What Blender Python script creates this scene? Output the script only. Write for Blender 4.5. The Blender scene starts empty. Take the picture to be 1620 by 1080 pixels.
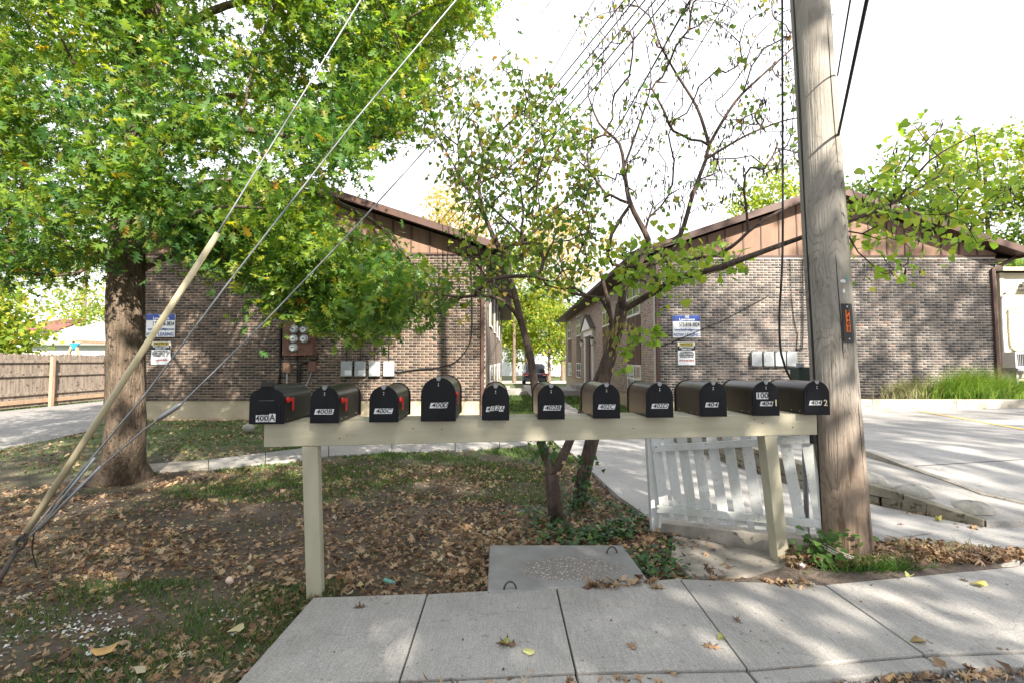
import bpy, math, random
import numpy as np
from mathutils import Vector, Matrix

SC = bpy.context.scene
COL = SC.collection
R_ = math.radians

# ------------------------------------------------------------------ camera
CAMZ = 1.49
PITCH = R_(3.2)
FPX = 800.0            # focal length in photo pixels (1620 wide)
CX, CY = 810.0, 525.0
cd = bpy.data.cameras.new('camera')
cam = bpy.data.objects.new('camera', cd)
COL.objects.link(cam)
cam.location = (0, 0, CAMZ)
cam.rotation_euler = (R_(90) + PITCH, 0, 0)
cd.sensor_width = 36.0
cd.lens = FPX / 1620.0 * 36.0
cd.shift_y = (CY - 540.0) / 1620.0
cd.clip_start = 0.05
cd.clip_end = 2000
SC.camera = cam

# ------------------------------------------------------------------ sky + sun
SUN_EL = R_(33)
SUN_AZ = R_(156)       # from +Y towards +X: behind the camera, to the right
SDIR = Vector((math.sin(SUN_AZ) * math.cos(SUN_EL), math.cos(SUN_AZ) * math.cos(SUN_EL), math.sin(SUN_EL)))
w = bpy.data.worlds.new('World')
SC.world = w
w.use_nodes = True
nt = w.node_tree
bg = nt.nodes['Background']
sky = nt.nodes.new('ShaderNodeTexSky')
sky.sky_type = 'NISHITA'
sky.sun_disc = False
sky.sun_elevation = SUN_EL
sky.sun_rotation = SUN_AZ
sky.air_density = 1.0
sky.dust_density = 4.0
sky.ozone_density = 1.0
# thin bright high cloud: the blue is mostly washed out to white
hsv = nt.nodes.new('ShaderNodeHueSaturation')
hsv.inputs['Saturation'].default_value = 0.42
tc = nt.nodes.new('ShaderNodeTexCoord')
cn = nt.nodes.new('ShaderNodeTexNoise')
cn.inputs['Scale'].default_value = 2.2
cn.inputs['Detail'].default_value = 6
cr = nt.nodes.new('ShaderNodeValToRGB')
cr.color_ramp.elements[0].position = 0.35
cr.color_ramp.elements[1].position = 0.62
cr.color_ramp.elements[0].color = (0.74, 0.74, 0.74, 1)
cr.color_ramp.elements[1].color = (0.97, 0.97, 0.97, 1)
mx = nt.nodes.new('ShaderNodeMix')
mx.data_type = 'RGBA'
mx.inputs['B'].default_value = (6.9, 7.05, 7.4, 1)
nt.links.new(tc.outputs['Generated'], cn.inputs['Vector'])
nt.links.new(cn.outputs['Fac'], cr.inputs['Fac'])
nt.links.new(cr.outputs['Color'], mx.inputs['Factor'])
nt.links.new(sky.outputs['Color'], hsv.inputs['Color'])
nt.links.new(hsv.outputs['Color'], mx.inputs['A'])
nt.links.new(mx.outputs['Result'], bg.inputs['Color'])
bg.inputs['Strength'].default_value = 0.08

sl = bpy.data.lights.new('sun', 'SUN')
sl.energy = 5.0
sl.angle = R_(0.53)
sl.color = (1.0, 0.905, 0.77)
so = bpy.data.objects.new('sun', sl)
COL.objects.link(so)
so.rotation_euler = SDIR.to_track_quat('Z', 'Y').to_euler()
so.location = SDIR * 60

SC.view_settings.view_transform = 'Standard'
SC.view_settings.look = 'None'
SC.view_settings.exposure = 1.8
SC.view_settings.gamma = 1.0
SC.render.engine = 'CYCLES'
SC.cycles.max_bounces = 4
SC.cycles.diffuse_bounces = 3
SC.cycles.glossy_bounces = 2
SC.cycles.transmission_bounces = 3
SC.cycles.transparent_max_bounces = 4

# ------------------------------------------------------------------ helpers
CP, SP = math.cos(PITCH), math.sin(PITCH)

def P(px, py, Y):
    """the point at world depth Y seen at pixel (px, py) of the photograph"""
    a, b = (px - CX) / FPX, -(py - CY) / FPX
    d = Vector((a, CP - b * SP, SP + b * CP))
    t = Y / d.y
    return Vector((d.x * t, Y, CAMZ + d.z * t))

def G(px, py, z=0.0):
    """the point at height z seen at pixel (px, py)"""
    a, b = (px - CX) / FPX, -(py - CY) / FPX
    d = Vector((a, CP - b * SP, SP + b * CP))
    t = (z - CAMZ) / d.z
    return Vector((d.x * t, d.y * t, z))

def tag(o, label=None, cat=None, group=None, kind=None):
    if label: o['label'] = label
    if cat: o['category'] = cat
    if group: o['group'] = group
    if kind: o['kind'] = kind
    return o

def empty(name, loc, label=None, cat=None, group=None, rz=0):
    o = bpy.data.objects.new(name, None)
    o.empty_display_size = 0.1
    o.location = loc
    o.rotation_euler = (0, 0, rz)
    COL.objects.link(o)
    return tag(o, label, cat, group)

def base_of(o):
    v = Vector((0, 0, 0))
    while o is not None:
        v += Vector(o.location)
        o = o.parent
    return v

def link(name, me, mat, parent=None, local=False, smooth=False, loc=None):
    """link mesh me; its vertices are world coordinates unless local"""
    if mat is not None and len(me.materials) == 0:
        me.materials.append(mat)
    o = bpy.data.objects.new(name, me)
    COL.objects.link(o)
    if parent is not None:
        o.parent = parent
        if not local:
            me.transform(Matrix.Translation(-base_of(parent)))
    if loc is not None:
        o.location = loc
    if smooth:
        me.polygons.foreach_set('use_smooth', [True] * len(me.polygons))
    return o

def np_mesh(name, V, F):
    V = np.asarray(V, dtype=np.float32); F = np.asarray(F, dtype=np.int32)
    me = bpy.data.meshes.new(name)
    me.vertices.add(len(V)); me.vertices.foreach_set('co', V.ravel())
    n, k = F.shape
    me.loops.add(n * k); me.loops.foreach_set('vertex_index', F.ravel())
    me.polygons.add(n); me.polygons.foreach_set('loop_start', np.arange(0, n * k, k, dtype=np.int32))
    me.update(calc_edges=True)
    return me

class MB:
    def __init__(s): s.v = []; s.f = []
    def add(s, vs, fs):
        n = len(s.v); s.v += [tuple(v) for v in vs]
        s.f += [tuple(i + n for i in f) for f in fs]
        return s
    def box(s, x0, x1, y0, y1, z0, z1):
        return s.add([(x0,y0,z0),(x1,y0,z0),(x1,y1,z0),(x0,y1,z0),(x0,y0,z1),(x1,y0,z1),(x1,y1,z1),(x0,y1,z1)],
              [(0,3,2,1),(4,5,6,7),(0,1,5,4),(1,2,6,5),(2,3,7,6),(3,0,4,7)])
    def bar(s, a, b, w, h, up=(0,0,1)):
        """a box-section bar from a to b, w wide, h along up"""
        a = Vector(a); b = Vector(b); d = (b - a).normalized(); up = Vector(up)
        x = d.cross(up).normalized(); y = x.cross(d).normalized()
        q = []
        for p in (a, b):
            q += [p - x*w/2 - y*h/2, p + x*w/2 - y*h/2, p + x*w/2 + y*h/2, p - x*w/2 + y*h/2]
        return s.add(q, [(0,1,2,3),(7,6,5,4),(0,4,5,1),(1,5,6,2),(2,6,7,3),(3,7,4,0)])
    def prism(s, poly, vec):
        vec = Vector(vec); n = len(poly); a = [Vector(p) for p in poly]; b = [p + vec for p in a]
        return s.add(a + b, [tuple(range(n))[::-1], tuple(range(n, 2*n))] + [(i, (i+1) % n, n+(i+1) % n, n+i) for i in range(n)])
    def tube(s, pts, rad, n=8, caps=True):
        pts = [Vector(p) for p in pts]; m = len(pts)
        if not hasattr(rad, '__len__'): rad = [rad]*m
        ref = None; base = len(s.v)
        for i, p in enumerate(pts):
            d = (pts[min(i+1, m-1)] - pts[max(i-1, 0)])
            d = d.normalized() if d.length > 1e-9 else Vector((0,0,1))
            if ref is None:
                ref = d.orthogonal().normalized()
            ref = (ref - d*ref.dot(d))
            ref = ref.normalized() if ref.length > 1e-6 else d.orthogonal().normalized()
            bi = d.cross(ref)
            for k in range(n):
                t = 2*math.pi*k/n
                s.v.append(tuple(p + (ref*math.cos(t) + bi*math.sin(t))*rad[i]))
        for i in range(m-1):
            for k in range(n):
                a = base+i*n+k; b = base+i*n+(k+1) % n
                s.f.append((a, b, b+n, a+n))
        if caps:
            s.f.append(tuple(base+k for k in range(n))[::-1]); s.f.append(tuple(base+(m-1)*n+k for k in range(n)))
        return s
    def disc(s, c, nrm, r, t=0.01, n=16):
        nrm = Vector(nrm).normalized(); c = Vector(c)
        return s.tube([c, c + nrm*t], [r, r], n)
    def mesh(s, name):
        me = bpy.data.meshes.new(name); me.from_pydata(s.v, [], s.f); me.update(); return me
    def build(s, name, mat, parent=None, local=False, smooth=False, bevel=0, seg=2):
        o = link(name, s.mesh(name), mat, parent, local, smooth)
        if bevel:
            m = o.modifiers.new('bevel', 'BEVEL'); m.width = bevel; m.segments = seg; m.limit_method = 'ANGLE'
        return o

def smooth_angle(o, deg=40):
    me = o.data
    me.polygons.foreach_set('use_smooth', [True]*len(me.polygons))
    try: me.set_sharp_from_angle(angle=R_(deg))
    except Exception: pass
    return o

def cat_rom(pts, step=0.1):
    pts = [Vector(p) for p in pts]; out = []
    for i in range(len(pts)-1):
        p0 = pts[max(i-1,0)]; p1 = pts[i]; p2 = pts[i+1]; p3 = pts[min(i+2, len(pts)-1)]
        n = max(1, int(math.ceil((p2-p1).length/step)))
        for k in range(n):
            t = k/n
            out.append(0.5*((2*p1)+(p2-p0)*t+(2*p0-5*p1+4*p2-p3)*t*t+(3*p1-p0-3*p2+p3)*t**3))
    out.append(pts[-1]); return out

def in_poly(x, y, poly):
    x = np.asarray(x); y = np.asarray(y); c = np.zeros(x.shape, bool); n = len(poly); j = n-1
    for i in range(n):
        xi, yi = poly[i][0], poly[i][1]; xj, yj = poly[j][0], poly[j][1]
        if yi != yj:
            c ^= ((yi > y) != (yj > y)) & (x < (xj-xi)*(y-yi)/(yj-yi)+xi)
        j = i
    return c

# ------------------------------------------------------------------ materials
def new_mat(name):
    m = bpy.data.materials.new(name); m.use_nodes = True
    return m, m.node_tree, m.node_tree.nodes['Principled BSDF']

def ramp(t, stops):
    r = t.nodes.new('ShaderNodeValToRGB'); e = r.color_ramp.elements
    while len(e) > 1: e.remove(e[-1])
    e[0].position = stops[0][0]; e[0].color = (*stops[0][1], 1)
    for p, c in stops[1:]:
        k = e.new(p); k.color = (*c, 1)
    return r

def noise(t, scale, detail=5, stretch=(1,1,1), rough=0.55, src='Position'):
    if src == 'Position':
        g = t.nodes.new('ShaderNodeNewGeometry'); out = g.outputs['Position']
    else:
        g = t.nodes.new('ShaderNodeTexCoord'); out = g.outputs['Object']
    mp = t.nodes.new('ShaderNodeMapping'); mp.inputs['Scale'].default_value = stretch
    n = t.nodes.new('ShaderNodeTexNoise'); n.inputs['Scale'].default_value = scale
    n.inputs['Detail'].default_value = detail; n.inputs['Roughness'].default_value = rough
    t.links.new(out, mp.inputs['Vector']); t.links.new(mp.outputs['Vector'], n.inputs['Vector'])
    return n

def bump(t, b, src, strength=0.3, dist=0.01):
    k = t.nodes.new('ShaderNodeBump'); k.inputs['Strength'].default_value = strength; k.inputs['Distance'].default_value = dist
    t.links.new(src, k.inputs['Height']); t.links.new(k.outputs['Normal'], b.inputs['Normal'])

def mixc(t, a, b, fac, mode='MIX'):
    m = t.nodes.new('ShaderNodeMix'); m.data_type = 'RGBA'; m.blend_type = mode
    for s, v in (('A', a), ('B', b), ('Factor', fac)):
        if isinstance(v, (int, float)): m.inputs[s].default_value = v
        elif isinstance(v, tuple): m.inputs[s].default_value = (*v, 1)
        else: t.links.new(v, m.inputs[s])
    return m.outputs['Result']

def M(name, c1, c2=None, scale=6, rough=0.8, bmp=0.0, bscale=60, bdist=0.004, metal=0.0, spec=0.35, stretch=(1,1,1),
      detail=5, lo=0.32, hi=0.68, speck=None, sscale=90, sthr=0.66):
    m, t, b = new_mat(name)
    b.inputs['Roughness'].default_value = rough; b.inputs['Metallic'].default_value = metal
    b.inputs['Specular IOR Level'].default_value = spec
    if c2 is None: c2 = tuple(min(1, x*0.8) for x in c1)
    n = noise(t, scale, detail, stretch)
    col = ramp(t, [(lo, c1), (hi, c2)])
    t.links.new(n.outputs['Fac'], col.inputs['Fac']); out = col.outputs['Color']
    if speck:
        n2 = noise(t, sscale, 3); r2 = ramp(t, [(sthr, (0,0,0)), (sthr+0.06, (1,1,1))])
        t.links.new(n2.outputs['Fac'], r2.inputs['Fac']); out = mixc(t, out, speck, r2.outputs['Color'])
    t.links.new(out, b.inputs['Base Color'])
    if bmp:
        nb = noise(t, bscale, 6, stretch); bump(t, b, nb.outputs['Fac'], bmp, bdist)
    return m

def leaf_mat(name, stops, trans=0.4, rough=0.45, tcol=None, spec=0.35, vary=None):
    m, t, b = new_mat(name)
    g = t.nodes.new('ShaderNodeNewGeometry')
    r = ramp(t, stops); t.links.new(g.outputs['Random Per Island'], r.inputs['Fac']); rc = r.outputs['Color']
    if vary:   # clump tints: natural variation plus sunlit and shaded tones painted in
        nv = noise(t, vary[0], 3); rv = ramp(t, [(0.36, vary[1]), (0.64, vary[2])]); t.links.new(nv.outputs['Fac'], rv.inputs['Fac'])
        rc = mixc(t, rc, rv.outputs['Color'], 1.0, 'MULTIPLY')
    t.links.new(rc, b.inputs['Base Color'])
    b.inputs['Roughness'].default_value = rough; b.inputs['Specular IOR Level'].default_value = spec
    if trans:
        tr = t.nodes.new('ShaderNodeBsdfTranslucent')
        t.links.new(mixc(t, rc, tcol or (1.75, 1.75, 0.8), 1.0, 'MULTIPLY'), tr.inputs['Color'])
        ms = t.nodes.new('ShaderNodeMixShader'); ms.inputs['Fac'].default_value = trans
        t.links.new(b.outputs['BSDF'], ms.inputs[1]); t.links.new(tr.outputs['BSDF'], ms.inputs[2])
        t.links.new(ms.outputs['Shader'], t.nodes['Material Output'].inputs['Surface'])
    return m

def mth(t, op, a, b=None):
    n = t.nodes.new('ShaderNodeMath'); n.operation = op
    for i, v in enumerate((a, b)):
        if v is None: continue
        if isinstance(v, (int, float)): n.inputs[i].default_value = v
        else: t.links.new(v, n.inputs[i])
    return n.outputs[0]

BW, BH = 0.2032, 0.0677
def brick_cell_mat(name, x0, z0, stops):
    """one flat colour for each brick, from its place in the bond, with fine grain"""
    m, t, b = new_mat(name)
    g = t.nodes.new('ShaderNodeNewGeometry'); s = t.nodes.new('ShaderNodeSeparateXYZ'); t.links.new(g.outputs['Position'], s.inputs[0])
    row = mth(t, 'FLOOR', mth(t, 'DIVIDE', mth(t, 'SUBTRACT', s.outputs[2], z0), BH))
    off = mth(t, 'MULTIPLY', mth(t, 'MODULO', row, 2.0), 0.5)
    col = mth(t, 'FLOOR', mth(t, 'ADD', mth(t, 'DIVIDE', mth(t, 'SUBTRACT', s.outputs[0], x0), BW), off))
    c = t.nodes.new('ShaderNodeCombineXYZ'); t.links.new(row, c.inputs[0]); t.links.new(col, c.inputs[1])
    wn = t.nodes.new('ShaderNodeTexWhiteNoise'); wn.noise_dimensions = '3D'; t.links.new(c.outputs[0], wn.inputs['Vector'])
    r = ramp(t, stops); t.links.new(wn.outputs['Value'], r.inputs['Fac'])
    n = noise(t, 34, 4, (1, 1, 2.2)); rr = ramp(t, [(0.34, (0.72, 0.72, 0.72)), (0.66, (1.22, 1.2, 1.18))]); t.links.new(n.outputs['Fac'], rr.inputs['Fac'])
    nw = noise(t, .55, 6, (1,1,.6)); rw_ = ramp(t, [(0.35, (.78,.77,.76)), (0.65, (1.15,1.14,1.12))]); t.links.new(nw.outputs['Fac'], rw_.inputs['Fac'])
    t.links.new(mixc(t, mixc(t, r.outputs['Color'], rr.outputs['Color'], 1.0, 'MULTIPLY'), rw_.outputs['Color'], 1.0, 'MULTIPLY'), b.inputs['Base Color'])
    b.inputs['Roughness'].default_value = 0.85
    bump(t, b, noise(t, 150, 3).outputs['Fac'], 0.4, 0.003)
    return m

def brick_tex_mat(name, c1, c2, mort, axis='y'):
    m, t, b = new_mat(name)
    g = t.nodes.new('ShaderNodeNewGeometry'); s = t.nodes.new('ShaderNodeSeparateXYZ'); t.links.new(g.outputs['Position'], s.inputs[0])
    c = t.nodes.new('ShaderNodeCombineXYZ'); t.links.new(s.outputs[1 if axis == 'y' else 0], c.inputs[0]); t.links.new(s.outputs[2], c.inputs[1])
    k = t.nodes.new('ShaderNodeTexBrick'); t.links.new(c.outputs[0], k.inputs['Vector'])
    k.inputs['Scale'].default_value = 1; k.inputs['Brick Width'].default_value = BW; k.inputs['Row Height'].default_value = BH
    k.inputs['Mortar Size'].default_value = 0.005; k.inputs['Color1'].default_value = (*c1, 1); k.inputs['Color2'].default_value = (*c2, 1)
    k.inputs['Mortar'].default_value = (*mort, 1)
    t.links.new(k.outputs['Color'], b.inputs['Base Color']); b.inputs['Roughness'].default_value = 0.88
    inv = mth(t, 'SUBTRACT', 1.0, k.outputs['Fac']); bump(t, b, inv, 0.5, 0.006)
    return m

MAT = {}
MAT['concrete'] = M('concrete', (0.33,0.32,0.305), (0.235,0.23,0.22), 3.5, 0.9, 0.45, 190, 0.004, detail=9, speck=(0.15,0.14,0.13), sscale=34, sthr=0.68)
def concrete_mat(name, a, b_, stain, broom=(1, 0.06, 1), k=1.0):
    """broom-finished slab: mottled cement, stains, fine pits and faint drag lines"""
    m, t, b = new_mat(name)
    n = noise(t, 2.2*k, 10, rough=.7); c = ramp(t, [(0.32, a), (0.68, b_)]); t.links.new(n.outputs['Fac'], c.inputs['Fac'])
    n2 = noise(t, 0.9*k, 8, rough=.65); r2 = ramp(t, [(0.50, (0,0,0)), (0.68, (.6,.6,.6))]); t.links.new(n2.outputs['Fac'], r2.inputs['Fac'])
    o = mixc(t, c.outputs['Color'], stain, r2.outputs['Color'])
    n3 = noise(t, 130, 2); r3 = ramp(t, [(0.35, (.80,.80,.80)), (0.65, (1.14,1.14,1.14))]); t.links.new(n3.outputs['Fac'], r3.inputs['Fac'])
    o = mixc(t, o, r3.outputs['Color'], 1.0, 'MULTIPLY')
    n4 = noise(t, 150, 3, broom); r4 = ramp(t, [(0.38, (.90,.90,.90)), (0.62, (1.06,1.06,1.06))]); t.links.new(n4.outputs['Fac'], r4.inputs['Fac'])
    o = mixc(t, o, r4.outputs['Color'], 1.0, 'MULTIPLY')
    n5 = noise(t, 17*k, 4); r5 = ramp(t, [(0.66, (0,0,0)), (0.72, (.7,.7,.7))]); t.links.new(n5.outputs['Fac'], r5.inputs['Fac'])
    o = mixc(t, o, tuple(x*.55 for x in stain), r5.outputs['Color'])
    # hairline cracks
    v = t.nodes.new('ShaderNodeTexVoronoi'); v.feature = 'DISTANCE_TO_EDGE'; v.inputs['Scale'].default_value = .55*k
    g = t.nodes.new('ShaderNodeNewGeometry'); nd = noise(t, 3, 6)
    va = t.nodes.new('ShaderNodeVectorMath'); va.operation = 'SCALE'; va.inputs['Scale'].default_value = .5; t.links.new(nd.outputs['Color'], va.inputs[0])
    vb = t.nodes.new('ShaderNodeVectorMath'); vb.operation = 'ADD'; t.links.new(g.outputs['Position'], vb.inputs[0]); t.links.new(va.outputs[0], vb.inputs[1]); t.links.new(vb.outputs[0], v.inputs['Vector'])
    rv = ramp(t, [(0.0, (.30,.30,.30)), (0.003, (0,0,0))]); t.links.new(v.outputs['Distance'], rv.inputs['Fac'])
    o = mixc(t, o, tuple(x*.35 for x in stain), rv.outputs['Color'])
    t.links.new(o, b.inputs['Base Color']); b.inputs['Roughness'].default_value = .9; b.inputs['Specular IOR Level'].default_value = .25
    bump(t, b, n4.outputs['Fac'], .5, .004)
    return m
MAT['concrete'] = concrete_mat('concrete_walk', (0.335,0.325,0.31), (0.265,0.258,0.248), (0.20,0.19,0.175))
MAT['concrete_old'] = M('concrete_old', (0.36,0.33,0.29), (0.19,0.175,0.155), 5, 0.92, 0.5, 60, 0.006, speck=(0.10,0.095,0.08), sscale=22, sthr=0.63)
MAT['concrete_drive'] = M('concrete_drive', (0.36,0.35,0.34), (0.27,0.265,0.26), 1.6, 0.9, 0.3, 120, 0.003, speck=(0.24,0.23,0.22), sscale=9, sthr=0.68)
MAT['concrete_drive'] = concrete_mat('concrete_lot', (0.35,0.342,0.335), (0.27,0.265,0.26), (0.21,0.205,0.20), (0.06,1,1), .6)
MAT['asphalt'] = M('asphalt', (0.085,0.085,0.088), (0.13,0.128,0.125), 30, 0.92, 0.9, 120, 0.012, speck=(0.30,0.29,0.27), sscale=150, sthr=0.62)
MAT['gravel_lane'] = M('gravel_lane', (0.26,0.255,0.25), (0.19,0.185,0.18), 8, 0.95, 0.8, 60, 0.02, speck=(0.36,0.35,0.33), sscale=50, sthr=0.6)
MAT['beam_paint'] = M('beam_paint', (0.43,0.405,0.31), (0.34,0.32,0.24), 5, 0.6, 0.35, 40, 0.003, stretch=(0.25,1,3), detail=8, speck=(0.26,0.24,0.17), sscale=22, sthr=0.69)
MAT['post_paint'] = M('post_paint', (0.43,0.41,0.315), (0.34,0.325,0.245), 4, 0.6, 0.3, 40, 0.002, stretch=(2.5,2.5,0.35), speck=(0.30,0.27,0.18), sscale=14, sthr=0.71)
MAT['white_paint'] = M('white_paint', (0.55,0.57,0.58), (0.36,0.385,0.35), 5, 0.55, 0.15, 60, 0.002, stretch=(1,1,.35), lo=.38, hi=.72, speck=(0.33,0.35,0.29), sscale=46, sthr=0.62)
MAT['black_steel'] = M('black_steel', (0.009,0.009,0.010), (0.024,0.019,0.015), 7, 0.3, 0.1, 220, 0.001, spec=0.24, speck=(0.045,0.036,0.03), sscale=70, sthr=0.69)  # brown mottling: warm reflections painted into the colour, with a little dust
MAT['black_plastic'] = M('black_plastic', (0.016,0.016,0.017), (0.022,0.022,0.024), 20, 0.42, 0.1, 300, 0.001, spec=0.3)
MAT['black_door'] = M('black_door', (0.004,0.005,0.008), (0.008,0.009,0.012), 9, 0.4, 0.05, 200, 0.001, spec=0.16)
MAT['latch_grey'] = M('latch_grey', (0.20,0.21,0.22), (0.28,0.28,0.29), 30, 0.4, metal=0.7)
MAT['flag_red'] = M('flag_red', (0.62,0.025,0.015), (0.5,0.02,0.015), 12, 0.4, spec=0.4)
MAT['plate_white'] = M('plate_white', (0.60,0.62,0.64), (0.53,0.55,0.57), 8, 0.5)
MAT['ink'] = M('ink', (0.012,0.012,0.014), (0.012,0.012,0.014), 3, 0.6)
MAT['brass'] = M('brass', (0.62,0.55,0.33), (0.55,0.48,0.28), 20, 0.4)
MAT['steel_dot'] = M('steel_dot', (0.5,0.5,0.5), (0.4,0.4,0.4), 20, 0.35, metal=0.8)
MAT['galv'] = M('galv', (0.30,0.32,0.34), (0.24,0.25,0.27), 12, 0.45, metal=0.6)
MAT['dark_iron'] = M('dark_iron', (0.045,0.045,0.045), (0.07,0.055,0.045), 20, 0.65, 0.2, 80)
MAT['guard_yellow'] = M('guard_yellow', (0.50,0.44,0.28), (0.43,0.38,0.26), 3, 0.5, speck=(0.38,0.33,0.2), sscale=10, sthr=0.64)
MAT['cable_black'] = M('cable_black', (0.012,0.012,0.013), None, 5, 0.6)
MAT['mortar'] = M('mortar', (0.36,0.315,0.265), (0.29,0.255,0.215), 12, 0.95, 0.4, 120)
MAT['mortar_grey'] = M('mortar_grey', (0.50,0.455,0.42), (0.43,0.39,0.36), 12, 0.95, 0.4, 120)
MAT['foundation'] = M('foundation', (0.42,0.37,0.27), (0.33,0.29,0.21), 2.5, 0.9, 0.2, 50, speck=(0.22,0.2,0.15), sscale=7, sthr=0.66)
MAT['brown_trim'] = M('brown_trim', (0.085,0.047,0.038), (0.062,0.036,0.03), 4, 0.55, 0.1, 40)
MAT['brown_board'] = M('brown_board', (0.215,0.135,0.095), (0.165,0.103,0.073), 3.5, 0.75, 0.25, 30, stretch=(2,2,0.4))
MAT['brown_cabinet'] = M('brown_cabinet', (0.14,0.065,0.045), (0.11,0.052,0.037), 5, 0.5, spec=0.4)
MAT['shingle'] = M('shingle', (0.085,0.075,0.068), (0.13,0.115,0.10), 18, 0.95, 0.6, 40, 0.01)
MAT['grey_box'] = M('grey_box', (0.30,0.325,0.345), (0.25,0.275,0.29), 9, 0.5)
MAT['glass'] = M('glass', (0.035,0.045,0.05), (0.06,0.07,0.075), 2, 0.06, spec=0.9)
MAT['glass_dark'] = M('glass_dark', (0.012,0.014,0.016), (0.02,0.022,0.025), 2, 0.08, spec=0.8)
MAT['white_trim'] = M('white_trim', (0.70,0.69,0.65), (0.62,0.61,0.58), 4, 0.55)
MAT['door_brown'] = M('door_brown', (0.075,0.03,0.025), (0.06,0.026,0.022), 4, 0.5)
MAT['sign_white'] = M('sign_white', (0.74,0.76,0.78), (0.70,0.72,0.75), 3, 0.45)
MAT['sign_blue'] = M('sign_blue', (0.022,0.055,0.26), (0.028,0.065,0.28), 3, 0.45)
MAT['sign_yellow'] = M('sign_yellow', (0.62,0.52,0.12), (0.55,0.46,0.12), 3, 0.5)
MAT['sign_red'] = M('sign_red', (0.55,0.05,0.05), None, 3, 0.5)
MAT['orange'] = M('orange', (0.80,0.16,0.012), (0.74,0.14,0.012), 4, 0.5)
MAT['fence_grey'] = M('fence_grey', (0.33,0.275,0.225), (0.16,0.132,0.112), 4, 0.9, 0.4, 40, stretch=(3,3,0.35), speck=(0.075,0.065,0.06), sscale=9, sthr=0.60)
MAT['fence_tan'] = M('fence_tan', (0.42,0.30,0.20), (0.30,0.21,0.15), 5, 0.9, 0.3, 40, stretch=(3,3,0.4))
MAT['siding_cream'] = M('siding_cream', (0.52,0.48,0.36), (0.48,0.44,0.33), 2, 0.6)
MAT['house_white'] = M('house_white', (0.70,0.72,0.74), (0.62,0.64,0.66), 1.5, 0.6)
MAT['roof_grey'] = M('roof_grey', (0.22,0.23,0.215), (0.17,0.18,0.17), 1.2, 0.9, 0.4, 20)
MAT['roof_red'] = M('roof_red', (0.20,0.09,0.07), (0.15,0.07,0.055), 2, 0.9)
MAT['blue_paint'] = M('blue_paint', (0.03,0.22,0.42), None, 3, 0.5)
MAT['car_dark'] = M('car_dark', (0.012,0.016,0.026), (0.015,0.019,0.03), 2, 0.18, spec=0.7)
MAT['car_grey'] = M('car_grey', (0.16,0.18,0.21), (0.14,0.16,0.19), 2, 0.25, spec=0.6)
MAT['tyre'] = M('tyre', (0.02,0.02,0.02), None, 6, 0.85)
MAT['rim'] = M('rim', (0.42,0.43,0.44), None, 6, 0.35, metal=0.7)
MAT['tail_red'] = M('tail_red', (0.55,0.012,0.012), (0.48,0.012,0.012), 6, 0.2, spec=0.6)
MAT['stone_white'] = M('stone_white', (0.36,0.345,0.31), (0.22,0.21,0.185), 9, 0.9, 0.7, 40, 0.012)
MAT['bark_oak'] = M('bark_oak', (0.085,0.062,0.045), (0.20,0.155,0.115), 9, 0.95, 1.0, 26, 0.045, stretch=(2.6,2.6,0.42), speck=(0.035,0.027,0.02), sscale=30, sthr=0.60)
MAT['bark_red'] = M('bark_red', (0.045,0.032,0.027), (0.11,0.078,0.062), 11, 0.92, 0.8, 42, 0.02, stretch=(2,2,0.5), speck=(0.035,0.025,0.022), sscale=34, sthr=0.62)
MAT['bark_far'] = M('bark_far', (0.11,0.08,0.06), (0.20,0.15,0.11), 5, 0.95)
MAT['teal_can'] = M('teal_can', (0.10,0.27,0.24), (0.13,0.32,0.28), 20, 0.35)
MAT['strap_grey'] = M('strap_grey', (0.30,0.29,0.27), (0.4,0.39,0.36), 20, 0.7)

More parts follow.
